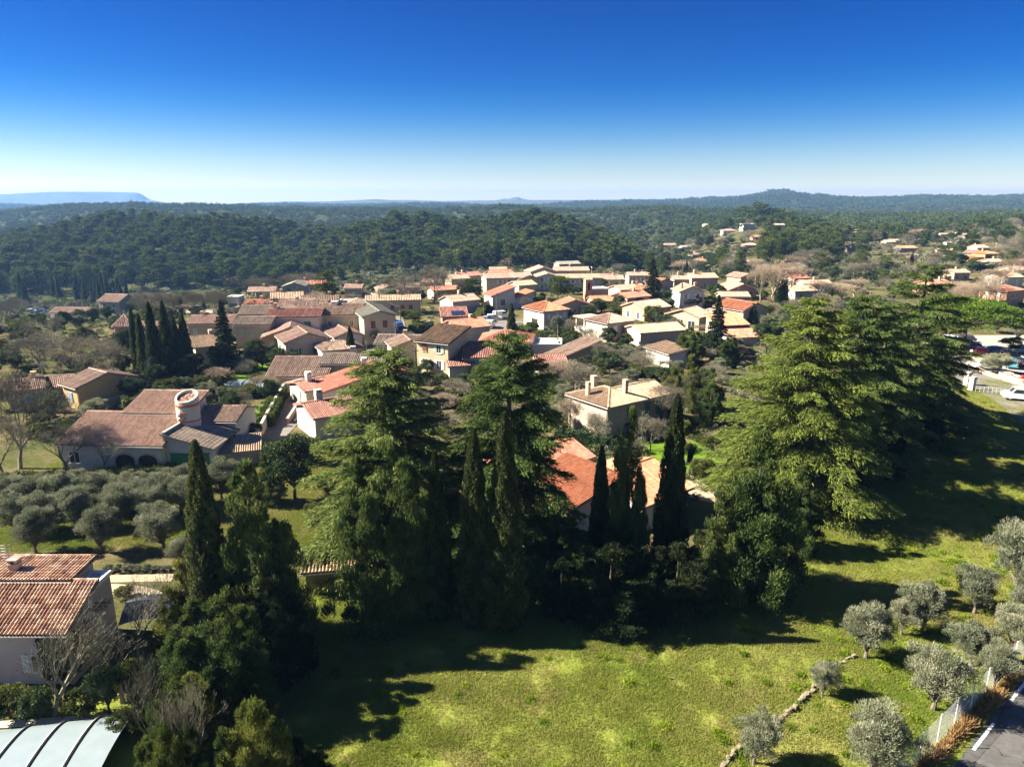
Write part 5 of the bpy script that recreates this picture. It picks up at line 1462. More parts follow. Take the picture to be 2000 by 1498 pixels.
for (px, py, top, lab) in ((1891, 729, 685, 'grey street lamp with a white globe beside the far road'), (363, 716, 678, 'street lamp on a concrete mast between the tall cypresses'), (778, 662, 632, 'street lamp over the village street'), (1155, 560, 522, 'tall street lamp behind the row of houses'), (1942, 500, 475, 'white mast on the far slope')):
    p = at(px, py); hh = pix(px, top, p[1])[2] - p[2]
    t = thing('street_lamp', lab, 'street lamp', p)
    MB().tubes([[0, 0, 0]], [[0, 0, hh - .3]], .10, .06, 8).build('post', M_alu, t)
    MB().lathe([(.05, hh - .32), (.22, hh - .25), (.28, hh - .05), (.2, hh + .12), (.02, hh + .18)], 12).build('lamp_head', M_white, t, True)
p = at(1429, 534)
t = thing('lattice_mast', 'grey lattice mast standing in front of the wooded slope', 'mast', p)
hh = pix(1429, 498, p[1])[2] - p[2]
m = MB()
for sx in (-1, 1):
    for sy in (-1, 1): m.tubes([[sx * .7, sy * .7, 0]], [[sx * .35, sy * .35, hh]], .10, .08, 4)
for k in range(14):
    z0, z1 = hh * k / 14, hh * (k + 1) / 14
    a, b = .7 - .35 * k / 14, .7 - .35 * (k + 1) / 14
    for s1, s2 in (((-1, -1), (1, -1)), ((1, -1), (1, 1)), ((1, 1), (-1, 1)), ((-1, 1), (-1, -1))):
        m.tubes([[s1[0] * a, s1[1] * a, z0]], [[s2[0] * b, s2[1] * b, z1]], .05, .05, 3)
m.build('lattice', M_alu, t)
p = at(1955, 697); hh = pix(1955, 686, p[1])[2] - p[2]
t = thing('road_sign', 'round no-entry road sign with a white bar in the car park', 'road sign', p, R(20))
MB().tubes([[0, 0, 0]], [[0, 0, hh]], .035, .035, 8).build('post', M_alu, t)
k = np.arange(24) * 2 * math.pi / 24
def disc(r, y): return MB().add([[r * math.cos(q), y, hh + r * math.sin(q)] for q in k] + [[0, y, hh]] + [[r * math.cos(q), y + .02, hh + r * math.sin(q)] for q in k], [[i, (i + 1) % 24, 24] for i in range(24)]).add([[r * math.cos(q), y + d, hh + r * math.sin(q)] for d in (0, .02) for q in k], [[i, (i + 1) % 24, 24 + (i + 1) % 24, 24 + i] for i in range(24)])
disc(.52, -.06).build('sign_rim', M_white, t)
disc(.46, -.075).build('sign_plate', plain('sign_red', (.5, .02, .03), .4, .05, 3), t)
MB().box((-.33, -.10, hh - .10), (.33, -.077, hh + .10)).build('sign_bar', M_white, t)
for (px, py, lab) in ((1964, 741, 'first round concrete planter beside the kerb'), (1977, 746, 'middle round concrete planter beside the kerb'), (1991, 751, 'last round concrete planter beside the red bin')):
    t = thing('planter', lab, 'planter', at(px, py) + np.array([0, 0, .05]), 0, 'round concrete planters')
    MB().lathe([(.98, 0), (1.02, .05), (1.05, 1.0), (.98, 1.05), (.86, 1.05), (.84, .9)], 20).build('tub', plain('tub_concrete', (.40, .33, .27), .9, .15, 2), t, True)
    MB().lathe([(.84, .9), (.02, .93)], 20).build('soil', M_earth, t)
t = thing('litter_bin', 'small red bin on a post beside the planters', 'bin', at(1995, 752)); MB().tubes([[0, 0, 0]], [[0, 0, 1.4]], .04, .04, 6).build('post', M_rub, t); MB().lathe([(.22, .8), (.27, .82), (.30, 1.5), (.25, 1.56), (.02, 1.6)], 12).build('bin_body', plain('bin_red', (.30, .02, .03), .5, .1, 3), t, True)
GP = 'stone gate pillars'
for (px, py, top, lab) in ((1897, 762, 736, 'stone gate pillar nearer to the meadow edge'), (1887, 753, 727, 'stone gate pillar farther from the meadow, by the great cedar')):
    p = at(px, py); hh = pix(px, top, p[1])[2] - p[2]
    t = thing('gate_pillar', lab, 'pillar', p, R(25), GP)
    m = MB()
    for k in range(7):
        z0 = (hh - .3) * k / 7
        m.box((-.36 + (k % 2) * .02, -.36, z0 + .012), (.36, .36 - (k % 2) * .02, z0 + (hh - .3) / 7 - .012), 0, rng.random())
    m.box((-.33, -.33, 0), (.33, .33, hh - .3), 0, .5)
    m.build('shaft', wall_mat('pale'), t)
    m = MB().box((-.45, -.45, hh - .3), (.45, .45, hh - .14)); m.box((-.38, -.38, hh - .14), (.38, .38, hh)); m.build('cap', M_conc, t)
# low barrier between the meadow and the far road
pa, pb = at(1905, 766), at(1962, 772)
t = thing('metal_railing', 'thin metal railing between the meadow and the far road', 'railing', pa)
d = pb - pa
for k in range(8): MB().tubes([d * k / 7], [d * k / 7 + np.array([0, 0, 1.0])], .04, .04, 6).build('post', M_alu, t)
MB().tubes([[0, 0, .95], [0, 0, .5]], [d + np.array([0, 0, .95]), d + np.array([0, 0, .5])], .03, .03, 5).build('rail', M_alu, t)

# chain link fence along the main road
fa, fb = at(1788, 1497)[:2], at(1999, 1285)[:2]
fd = (fb - fa) / np.linalg.norm(fb - fa)
fa2 = fa - fd * 6; FL = np.linalg.norm(fb - fa) + 40
t = thing('chain_link_fence', 'chain link fence on white posts along the roadside', 'fence', (*fa2, 0), math.atan2(fd[1], fd[0]))
FH = 1.9
M_link = plain('galvanised_wire', (.55, .56, .55), .5, .1, 3, metal=.3)
M_post = plain('white_post', (.66, .66, .63), .6, .1, 3)
npst = int(FL / 2.1)
for k in range(npst + 1):
    m = MB().tubes([[k * 2.1, 0, 0]], [[k * 2.1, 0, FH + .08]], .03, .03, 6)
    m.build('post', M_post, t)
m = MB()
sp_ = .14
xs = np.arange(-FH, FL, sp_)
for sg in (1, -1):
    a = np.stack([xs if sg == 1 else xs + FH, np.zeros(len(xs)), np.zeros(len(xs))], 1); b = a + np.array([sg * FH, 0, FH])
    ok = (np.minimum(a[:, 0], b[:, 0]) > 0) & (np.maximum(a[:, 0], b[:, 0]) < FL)
    m.tubes(a[ok], b[ok], .004, .004, 3)
m.build('mesh_netting', M_link, t, kind='stuff')
m = MB()
for z in (.1, .95, FH): m.tubes([[0, 0, z]], [[FL, 0, z]], .008, .008, 4)
m.build('tension_wire', M_link, t)

# dry stone wall between meadow and olive grove: every stone its own piece
wp = [at(1405, 1506), at(1435, 1468), at(1490, 1432), at(1552, 1382), at(1590, 1345), at(1632, 1300), at(1680, 1278)]
t = thing('dry_stone_wall', 'low pale dry stone wall between the meadow and the olive grove', 'wall', wp[0])
M_stone = plain('limestone', (.20, .17, .12), .95, .3, 6, .4, spec=.1)
stm = []
for k in range(6):
    g_ = np.random.default_rng(100 + k)
    V = np.array([[x, y, z] for z in (-1, 1) for y in (-1, 1) for x in (-1, 1)], float)
    V = V * np.array([.21, .15, .10]) + g_.normal(size=(8, 3)) * .028
    mid = np.array([[0, 0, .13], [0, 0, -.13], [0, -.18, 0], [0, .18, 0], [.25, 0, 0], [-.25, 0, 0]]) + g_.normal(size=(6, 3)) * .02
    VV = np.concatenate([V, mid])
    fc = []
    for ci, qd in ((8, (4, 5, 7, 6)), (9, (0, 2, 3, 1)), (10, (0, 1, 5, 4)), (11, (2, 6, 7, 3)), (12, (1, 3, 7, 5)), (13, (0, 4, 6, 2))):
        fc += [[qd[i], qd[(i + 1) % 4], ci] for i in range(4)]
    stm.append(MB().add(VV, fc, 0, .5).mesh('stone', M_stone))
cnt = 0
for a, b in zip(wp[:-1], wp[1:]):
    L = np.linalg.norm(b - a); ang = math.atan2(b[1] - a[1], b[0] - a[0])
    for j in range(int(L / .34)):
        for ly in range(2):
            if ly == 1 and rng.random() < .35: continue
            f = (j + .5 + ly * .4) * .34 / L
            p = a + (b - a) * min(f, 1) + np.array([rng.normal() * .05, rng.normal() * .05, .06 + ly * .12])
            if cnt < 290:
                o = obj('stone', stm[cnt % 6], t, Vector(p - wp[0]))
                o.rotation_euler = (rng.normal() * .15, rng.normal() * .15, ang + rng.normal() * .3); o.scale = tuple(rng.uniform(.42, .85, 3))
                cnt += 1

# ------------------------------------------------------------------ hedges
def hedge(label, pts, w, h, mat=None, ln=.22, dens=95):
    P = np.array([at(*k) for k in pts])
    m = MB(); g_ = np.random.default_rng(len(label))
    for a, b in zip(P[:-1], P[1:]):
        d = b - a; L = np.linalg.norm(d); d = d / L; nn = np.array([-d[1], d[0], 0])
        n = int(L * (w + 2 * h) * dens)
        u = g_.random(n) * L; q = g_.random(n) * (w + 2 * h)
        y = np.where(q < h, -w / 2, np.where(q > h + w, w / 2, q - h - w / 2)); z = np.where(q < h, q, np.where(q > h + w, q - h - w, h))
        bul = 1 + .10 * np.sin(u * 1.7 + z) + .08 * np.sin(u * 4.1)
        Q = a + d * u[:, None] + nn * (y * bul)[:, None]; Q[:, 2] += z * bul
        Q += g_.normal(size=Q.shape) * .07
        out_ = nn * np.sign(y)[:, None] * (z < h)[:, None] + np.array([0, 0, 1.0])
        leafset(m, g_, Q, out_ + g_.normal(size=Q.shape) * .8, ln, ln * .5, g_.random(n))
        M = Matrix.Translation(Vector(a)) @ Matrix.Rotation(math.atan2(d[1], d[0]), 4, 'Z')
        m.box((0, -w * .42, 0), (L, w * .42, h * .9), 0, .1, M)
    m.build('hedge', mat or M_bush, None, label=label, category='hedge')
hedge('long clipped hedge between the villa and the olive grove', [(-40, 945), (120, 938), (240, 932), (345, 922)], 1.3, .9)
hedge('bright hedge running beside the lane wall', [(520, 835), (548, 775)], 1.8, 1.5, M_conif_y)
hedge('hedge behind the tower of the villa', [(240, 800), (330, 786), (430, 780), (545, 772)], 1.6, 1.5, M_bush)
hedge('tall dark hedge below the terrace house', [(1090, 690), (1150, 690), (1230, 694), (1330, 698)], 1.6, 1.8, M_ever)
hedge('hedge along the garden drive of the white house', [(1015, 648), (1050, 664), (1085, 672)], 1.5, 1.6, M_bush)
hedge('dark hedge in front of the tan hipped house', [(1085, 862), (1140, 868), (1190, 880)], 1.6, 1.6, M_ever)
hedge('clipped green hedge in front of the round pool garden', [(1018, 598), (1030, 590), (1062, 590)], 1.6, 1.6, M_conif_y)
hedge('dark hedge at the foot of the tall cypresses', [(400, 735), (440, 722), (480, 716)], 1.6, 1.8, M_ever)
hedge('hedge in front of the white modern house', [(925, 640), (940, 615), (955, 600)], 1.6, 1.6, M_bush)

# ------------------------------------------------------------------ trees and bushes the photograph lets one tell apart
CG = 'cedars behind the meadow'
plant('cedar_dark', 772, 1095, 680, 380, 'broad cedar with a bare gap below its crown top, behind the shed', CG, 0)
plant('cedar_dark', 995, 1115, 648, 330, 'straight cedar with a thin leading shoot in front of the village', CG, 2)
plant('cedar', 1555, 985, 582, 345, 'sunlit yellow-green cedar with sweeping layered branches', CG, 1)
plant('cedar_dark', 1648, 915, 575, 250, 'cedar standing just behind the sunlit yellow-green one', CG, 0)
plant('cedar_dark', 1705, 872, 590, 190, 'cedar with a sparse top between the two largest ones', CG, 0)
plant('cedar_dark', 1768, 842, 515, 285, 'great dark cedar, tallest at the far end of the meadow', CG, 1)
plant('cedar_dark', 1815, 812, 590, 140, 'last cedar of the row beside the far road', CG, 0)
FG = 'dark cypresses along the meadow'
plant('cypress', 986, 1222, 808, 80, 'tallest slim cypress with a pointed tip at the meadow edge', FG, 0)
plant('cypress', 930, 1218, 838, 72, 'cypress close beside the tallest slim one', FG, 1)
plant('cypress', 858, 1208, 882, 56, 'blunt dark cypress beside the bushy juniper', FG, 2)
plant('cypress', 1303, 1130, 772, 66, 'dark cypress in front of the gravel drive', FG, 1)
plant('cypress', 1168, 1120, 872, 46, 'slim pale-edged cypress touching a thick one', FG, 2)
plant('conifer', 1222, 1130, 800, 118, 'thick many-tipped cypress in front of the red roof', FG, 0)
plant('cypress', 428, 1272, 862, 88, 'tall tapering cypress over the pink house', FG, 0)
plant('cypress_brown', 402, 1262, 1020, 74, 'slim brownish cypress leaning against the tall tapering one', FG)
plant('cypress', 1493, 930, 768, 34, 'thin cypress spike in front of the sunlit cedar', FG, 2)
plant('juniper', 768, 1212, 845, 225, 'large bushy dark juniper in front of the broad cedar', None, 1)
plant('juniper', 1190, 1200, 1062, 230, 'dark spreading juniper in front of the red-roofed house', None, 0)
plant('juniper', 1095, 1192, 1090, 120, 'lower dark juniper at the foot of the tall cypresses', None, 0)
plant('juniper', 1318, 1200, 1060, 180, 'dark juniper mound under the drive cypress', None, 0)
plant('conifer', 1462, 1162, 842, 240, 'dense green conifer at the bend of the meadow', None, 1)
plant('conifer', 1390, 1170, 960, 150, 'darker conifer beside the dense green one', None, 0)
plant('conifer', 1550, 1075, 910, 130, 'dark conifer under the sunlit cedar', None, 1)
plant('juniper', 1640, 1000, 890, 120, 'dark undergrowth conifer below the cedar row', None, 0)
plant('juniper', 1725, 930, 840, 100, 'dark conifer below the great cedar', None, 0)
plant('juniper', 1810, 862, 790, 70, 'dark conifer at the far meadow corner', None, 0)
plant('conifer', 515, 1262, 905, 240, 'broad green conifer beside the tall tapering cypress', None, 0)
plant('conifer_y', 372, 1262, 1090, 150, 'yellow-green conifer at the foot of the tall tapering cypress', None, 0)
plant('juniper', 440, 1395, 1160, 250, 'dark bushy juniper above the foreground thicket', None, 1)
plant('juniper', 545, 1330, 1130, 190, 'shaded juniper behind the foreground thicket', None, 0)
plant('conifer_y', 392, 1480, 1310, 150, 'yellowish conifer in the foreground thicket', None, 0)
plant('conifer_y', 520, 1590, 1375, 200, 'light green conifer sprays at the bottom of the picture', None, 1)
plant('conifer_y', 345, 1600, 1420, 150, 'low yellow-green conifer beside the pool shelter', None, 1)
plant('round', 576, 975, 842, 128, 'round blue-green evergreen tree beside the cedar', None, 0)
plant('conifer_y', 522, 985, 885, 70, 'small pointed conifer beside the round evergreen', None, 0)
plant('juniper', 1108, 1142, 1005, 140, 'ragged dark juniper below the eave of the red-roofed house', None, 1)
plant('bush', 250, 1440, 1385, 70, 'leafy bush at the corner of the pool shelter', None, 2)
plant('conifer', 330, 1530, 1370, 130, 'green conifer in the thicket beside the pool shelter', None, 0)
plant('conifer', 455, 1600, 1425, 170, 'dark green conifer sprays between the bare saplings at the bottom', None, 1)
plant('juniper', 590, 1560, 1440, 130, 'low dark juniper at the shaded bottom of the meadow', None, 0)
plant('bush', 300, 1420, 1360, 70, 'leafy bush beside the end of the pool shelter', None, 1)
plant('bush', 345, 1395, 1320, 80, 'leafy bush at the foot of the dark junipers', None, 0)
plant('bush', 612, 905, 850, 50, 'shadowed bush behind the round evergreen', None, 0)
BGp = 'bare trees of the foreground thicket'
plant('bare_thin', 325, 1500, 1290, 110, 'tall bare sapling thicket by the pool shelter', BGp, 1); plant('bare_thin', 400, 1550, 1330, 120, 'bare thin-stemmed tree at the bottom edge', BGp, 2); plant('bare_thin', 275, 1290, 1125, 150, 'bare tree behind the pink house gable', BGp, 0)
plant('bare_thin', 110, 1398, 1215, 190, 'pale bare tree against the pink house wall', BGp, 1); plant('bare_thin', 240, 1372, 1200, 140, 'bare twiggy tree at the corner of the pink house', BGp, 2)
plant('round', 215, 1395, 1300, 90, 'grey-green evergreen bush at the corner of the pink house', None, 1)
for k, (px, py, top, w) in enumerate(((20, 1402, 1340, 90), (75, 1405, 1345, 80), (165, 1400, 1345, 80), (280, 1385, 1310, 80), (320, 1350, 1290, 80), (255, 1345, 1290, 70))):
    plant('bush', px, py, top, w, 'dark bush, %s from the left in the row between pink house and pool shelter' % ['first', 'second', 'fourth', 'sixth', 'last', 'fifth'][k] if k < 5 else 'dark bush set back behind the row between pink house and pool shelter', 'bushes between pink house and pool shelter', k)
# olive grove beyond the pink house, row by row
OG = 'olive trees of the grove'
rows = [('back', [(25, 972), (85, 970), (150, 966), (205, 970), (265, 966), (330, 960), (395, 956), (455, 948)], 64),
        ('third', [(10, 1002), (70, 1005), (130, 1000), (250, 1005), (310, 998), (365, 985), (430, 975), (190, 1002)], 104),
        ('second', [(30, 1040), (150, 1035), (235, 1028), (300, 1020), (360, 1010), (90, 1038)], 108),
        ('front', [(70, 1080), (200, 1078), (318, 1072)], 116)]
ORD = ['first', 'second', 'third', 'fourth', 'fifth', 'sixth', 'seventh', 'eighth']
for rname, pts, w in rows:
    pts = sorted(pts)
    for k, (px, py) in enumerate(pts):
        plant('olive', px + rng.normal() * 3, py, py - w * .80, w * rng.uniform(.85, 1.05), 'grey-green olive tree, %s from the left in the %s row of the grove' % (ORD[k], rname), OG)
plant('olive', 365, 1110, 1040, 70, 'small olive tree against the broad conifers', OG)
plant('olive', 545, 985, 935, 60, 'pale olive bush beside the small pointed conifer', OG)
plant('olive', 185, 815, 778, 70, 'olive bush in front of the villa roof', None)
for k in range(7): plant('lavender', 212 + k * 19, 1116, 1104, 26, 'grey lavender bush in the row beside the gravel track', 'lavender bushes along the track')
plant('bush', 245, 1168, 1145, 46, 'round bush on the grass island by the track', None, 0)
# olive grove along the road
RG = 'olive trees along the road'
for (px, py, top, w, lab) in ((1985, 1165, 1000, 165, 'large olive tree at the meadow end of the roadside grove'), (1902, 1198, 1098, 104, 'small olive tree with a clear dark trunk, standing apart'), (1800, 1235, 1135, 120, 'dark-leaved olive tree beside the shaded meadow'),
    (1690, 1285, 1175, 130, 'olive tree at the end of the dry stone wall'), (1995, 1225, 1100, 90, 'olive tree between the large one and the fence'), (1975, 1275, 1168, 105, 'olive tree next to the fence, beyond the clear-trunk one'), (1895, 1300, 1215, 120, 'olive tree in the middle of the roadside grove'),
    (1822, 1385, 1262, 160, 'wide olive tree close to the fence'), (1606, 1358, 1290, 82, 'small olive bush on the dry stone wall'), (1472, 1490, 1385, 120, 'olive bush growing over the dry stone wall'),
    (1700, 1520, 1378, 180, 'nearest broad olive tree of the roadside grove'), (1940, 1345, 1250, 100, 'olive tree beside the fence in the shade'), (1760, 1240, 1160, 80, 'pale olive tree behind the one at the wall end')):
    plant('olive', px, py, top, w, lab, RG)
# village trees
VC_ = 'tall cypresses behind the villa'
for (px, py, top, w, lab) in ((270, 722, 600, 20, 'first of the tall cypresses, paler on its edge'), (284, 728, 612, 24, 'second tall cypress, close to the first'), (307, 735, 590, 32, 'third and thick tall cypress behind the blue spruce'), (332, 728, 588, 32, 'fourth tall cypress, beside the lamp mast'),
    (349, 722, 615, 26, 'fifth tall cypress behind the lamp mast'), (367, 726, 612, 30, 'last of the tall cypresses, nearest the fir')):
    plant('cypress', px, py, top, w, lab, VC_)
plant('fir', 444, 722, 584, 66, 'dark pointed fir beside the lawn'); plant('spruce', 299, 748, 698, 38, 'pale blue spruce at the foot of the cypresses'); plant('round', 247, 700, 640, 44, 'green evergreen among the bare trees by the cypresses', None, 0)
plant('bare', 84, 728, 632, 140, 'great round bare tree at the village edge', None, 0); plant('bare', 175, 750, 645, 120, 'broad pale bare thicket tree beside the great round one', None, 1); plant('bare', 225, 740, 668, 80, 'bare tree in front of the tall cypresses', None, 2)
plant('bare', 40, 915, 715, 165, 'bare tree at the left edge in front of the villa', None, 2); plant('bare_thin', 130, 925, 815, 110, 'bare tree before the villa arches', None, 1); plant('bare_thin', 205, 925, 850, 90, 'low bare tree in front of the villa arches', None, 0); plant('bare', 8, 940, 790, 110, 'bare tree at the picture edge before the villa', None, 1)
plant('cypress', 104, 805, 735, 22, 'small cypress against the ochre house'); plant('cypress', 686, 704, 638, 21, 'single cypress between the barn and the garage', None, 2)
plant('round', 536, 724, 672, 44, 'round dark tree on the lawn'); plant('bush_red', 560, 738, 706, 52, 'reddish bare shrub beside the lawn'); plant('bare_bush', 468, 722, 690, 50, 'bare fruit tree beside the fir', None, 0)
plant('pine', 640, 605, 527, 46, 'light green cedar standing over the bare brown tree'); plant('bare_pale', 614, 610, 566, 42, 'brown bare tree below the light green cedar', None, 0)
plant('bare', 848, 592, 507, 84, 'large round bare tree behind the farmhouse', None, 0); plant('bare', 795, 592, 535, 60, 'bare tree beside the large round one', None, 1); plant('bare', 760, 588, 540, 50, 'smaller bare tree above the farmhouse roof', None, 2); plant('bare', 905, 590, 540, 50, 'bare tree above the yellow-gabled house', None, 2)
plant('pine', 922, 590, 545, 46, 'dark pine in front of the back row'); plant('pine', 1090, 592, 540, 56, 'round-topped pine beside the slim tower', None, 1); plant('fir', 1272, 594, 506, 54, 'tall broad dark fir in the village middle')
plant('cypress', 999, 660, 592, 20, 'cypress rising behind the second cedar top', None, 1); plant('cypress', 1478, 575, 524, 11, 'thin tall cypress beside the pink gable', None, 1); plant('conifer', 1526, 592, 533, 30, 'dark cypress with two tips behind the sunlit cedar', None, 0)
plant('fir', 1396, 700, 575, 66, 'tall dark ragged conifer in front of the yellow house'); plant('juniper', 1345, 712, 635, 70, 'dark bushy conifer below the yellow house', None, 1); plant('conifer', 1468, 632, 592, 30, 'small dark conifer before the orange roof', None, 1); plant('juniper', 1420, 715, 650, 60, 'dark conifer beside the ragged one', None, 1)
plant('conifer', 1118, 700, 664, 24, 'small dark evergreen column by the garden gate'); plant('bare_pale', 1510, 590, 505, 95, 'orange-tipped bare plane trees in a dense clump', None, 0); plant('bare_pale', 1535, 590, 508, 60, 'bare plane tree beside the orange-tipped clump', None, 1); plant('bare_pale', 1485, 592, 512, 50, 'pale bare plane tree left of the clump', None, 1)
plant('umbrella', 1880, 694, 578, 205, 'bright green umbrella pine above the car park'); plant('olive', 1938, 728, 685, 76, 'olive tree on the kerb island of the car park'); plant('round', 1974, 688, 656, 48, 'dark round tree in the car park'); plant('olive', 1985, 665, 615, 70, 'olive tree behind the car park'); plant('olive', 1945, 650, 615, 60, 'grey olive tree beside the umbrella pine')
for k, (px, py, top, w) in enumerate(((1862, 606, 545, 60), (1885, 612, 548, 60), (1908, 604, 545, 60), (1930, 600, 535, 55), (1948, 580, 515, 60), (1975, 560, 500, 60), (1640, 590, 550, 60), (1600, 588, 545, 55), (1668, 580, 540, 50), (1850, 625, 580, 50))):
    plant('bare_pale', px, py, top, w, 'pale bare plane tree, %s in the avenue counted from the umbrella pine' % ['first', 'second', 'third', 'fourth', 'fifth', 'sixth', 'seventh', 'eighth', 'ninth', 'tenth'][k] if k not in (6, 7, 8) else ['pale bare plane tree just above the top of the sunlit cedar', 'pale bare plane tree between the sunlit and great cedars', 'pale bare plane tree at the shoulder of the great cedar'][k - 6], 'bare plane trees of the avenue', k)
plant('bare_bush', 1120, 775, 700, 100, 'big rounded bare thicket behind the tan house', None, 0); plant('bare_bush', 1085, 760, 700, 70, 'bare thicket beside the second cedar', None, 1); plant('bare', 1175, 720, 668, 70, 'bare tree in front of the low tan house', None, 2); plant('bare', 1255, 730, 672, 80, 'bare tree beside the low cream house', None, 0); plant('bare_bush', 880, 780, 735, 70, 'bare shrub between the two near cedars', None, 0); plant('bare_bush', 860, 810, 765, 60, 'low brown shrub behind the near cedars', None, 1)
plant('bare', 1290, 830, 740, 80, 'bare tree beside the tan house shutters', None, 1); plant('bare', 1355, 800, 720, 90, 'brown bare tree among green conifers', None, 2); plant('bare', 1270, 880, 800, 60, 'thin bare tree behind the drive cypress', None, 0); plant('bare_bush', 1110, 850, 770, 50, 'straw-coloured shrub beside the tan house', None, 1); plant('bare_bush', 1160, 868, 800, 60, 'bare shrub before the tan house wall', None, 0)
plant('conifer_y', 1345, 800, 690, 70, 'yellow-green conifer behind the lawn', None, 0); plant('conifer_y', 1310, 820, 718, 60, 'yellow-green conifer beside the tan house', None, 1); plant('conifer', 1385, 830, 720, 80, 'green conifer between the lawn and sunlit cedar', None, 0); plant('conifer_y', 1262, 820, 745, 30, 'golden shrub before the tan roof', None, 0)
plant('round', 1190, 732, 690, 70, 'dark evergreen clump above the bare thicket', None, 1); plant('bush', 1370, 935, 895, 60, 'grey-green bush at the drive', None, 0); plant('round', 835, 730, 700, 36, 'small dark tree against the ochre house', None, 0)
plant('olive', 735, 672, 640, 40, 'olive tree before the long cream house'); plant('olive', 760, 590, 560, 60, 'olive tree above the orange garage', None, 1)
plant('round', 460, 855, 815, 32, 'clipped dark bush by the villa end wall', None, 0); plant('bush', 500, 860, 825, 34, 'round bush beside the lane wall', None, 2); plant('bare_bush', 470, 890, 855, 60, 'pale bare vine shrubs by the villa', None, 1)
# garden bushes between the houses
bb = []
for (px, py, h_, w) in ((905, 755, 26, 40), (860, 750, 22, 40), (835, 748, 24, 30), (945, 748, 20, 36), (800, 690, 18, 30), (815, 655, 26, 40), (835, 650, 22, 36), (850, 668, 18, 36), (790, 622, 18, 40), (810, 628, 20, 36), (905, 640, 20, 30), (920, 655, 18, 30), (930, 690, 22, 34),
    (1010, 655, 18, 30), (1040, 648, 20, 34), (1068, 668, 22, 40), (1095, 660, 22, 34), (1100, 630, 30, 44), (1130, 640, 24, 40), (1150, 620, 24, 40), (1135, 612, 20, 40), (1175, 610, 24, 50), (1210, 615, 24, 50), (1225, 660, 22, 36), (1120, 672, 26, 40), (1275, 630, 34, 46), (1300, 640, 26, 44), (1320, 650, 22, 40),
    (1240, 600, 20, 50), (1300, 610, 26, 40), (1345, 600, 18, 40), (1390, 600, 22, 40), (1400, 590, 24, 36), (1060, 612, 20, 30), (990, 585, 18, 50), (1120, 575, 16, 40), (1200, 575, 16, 40), (1300, 585, 18, 50), (880, 585, 16, 30), (640, 735, 20, 36), (608, 738, 16, 30), (590, 745, 18, 30), (320, 760, 20, 40), (360, 755, 18, 40), (395, 752, 20, 36), (270, 765, 24, 40),
    (440, 740, 16, 30), (420, 690, 18, 36), (480, 700, 16, 36), (510, 705, 14, 30), (1360, 600, 26, 30), (1185, 700, 20, 36), (1240, 735, 26, 50), (1275, 745, 30, 40), (1210, 760, 30, 50), (980, 760, 26, 50), (940, 775, 26, 50), (915, 800, 26, 50), (1430, 870, 40, 60), (1390, 880, 30, 50), (1330, 850, 34, 50), (1230, 850, 30, 50), (1210, 890, 36, 50),
    (55, 770, 26, 50), (80, 850, 26, 50), (150, 850, 24, 50), (205, 835, 20, 40), (480, 960, 26, 40), (640, 960, 26, 50), (610, 1005, 26, 40)):
    bb.append((px, py, h_, w))
fill = []
gv = np.random.default_rng(909)
for px, py, h_, w in bb:
    q_ = at(px, py); fill.append(('bush', q_[0], q_[1], h_ / ppm(q_) * 1.03, w / ppm(q_)))
tries = 0
while len(fill) < 620 and tries < 30000:
    tries += 1
    y = math.exp(gv.uniform(math.log(84), math.log(290))); t_ = gv.uniform(-.82, .72)
    x = t_ * y
    if y < 100 and not (-.82 < t_ < .30): continue
    if t_ > .30 and y < 122: continue
    if t_ > .58 and y < 165: continue
    if t_ < -.3 and y > 250: continue
    kind = gv.choice(['bush', 'bush', 'round', 'round', 'round', 'bare', 'bare_bush', 'olive'])
    wd = dict(bush=gv.uniform(1.5, 3.4), round=gv.uniform(2.5, 4.5), bare=gv.uniform(3, 5.5), bare_bush=gv.uniform(2.5, 5), olive=gv.uniform(3, 4.6))[kind]
    if not clear(x, y, wd * .38): continue
    if any(abs(x - f[1]) + abs(y - f[2]) < (wd + f[4]) * .33 for f in fill): continue
    h_ = dict(bush=wd * gv.uniform(.6, .9), round=wd * gv.uniform(.9, 1.2), bare=gv.uniform(3, 4.8), bare_bush=wd * .7, olive=wd * .9)[kind]
    # a tall tree right in front of a house would hide it
    if kind in ('round', 'olive') and not clear(x + 2 * x / y, y + 4, .5): continue
    fill.append((kind, x, y, h_, wd))
WORD = dict(bush='low green garden bush', round='round evergreen', bare='bare garden tree', bare_bush='bare twiggy shrub', olive='grey olive tree')
keys = {}
for f in fill: keys.setdefault((f[0], short(near_house(f[1], f[2]))), []).append(f)
NUM = ['first', 'second', 'third', 'fourth', 'fifth', 'sixth', 'seventh', 'eighth', 'ninth', 'tenth', 'eleventh', 'twelfth', 'thirteenth', 'fourteenth', 'fifteenth']
for (kd, hs), L_ in keys.items():
    L_.sort(key=lambda f: f[1] / f[2])
    for k, f in enumerate(L_):
        lb = WORD[kd] + ' near the ' + hs if len(L_) == 1 else WORD[kd] + ', ' + NUM[min(k, 14)] + ' from the left near the ' + hs
        plant_at(kd, np.array([f[1], f[2], float(hgt(f[1], f[2]))]), f[3], f[4], ' '.join(lb.split()[:16]), 'garden planting of the village')

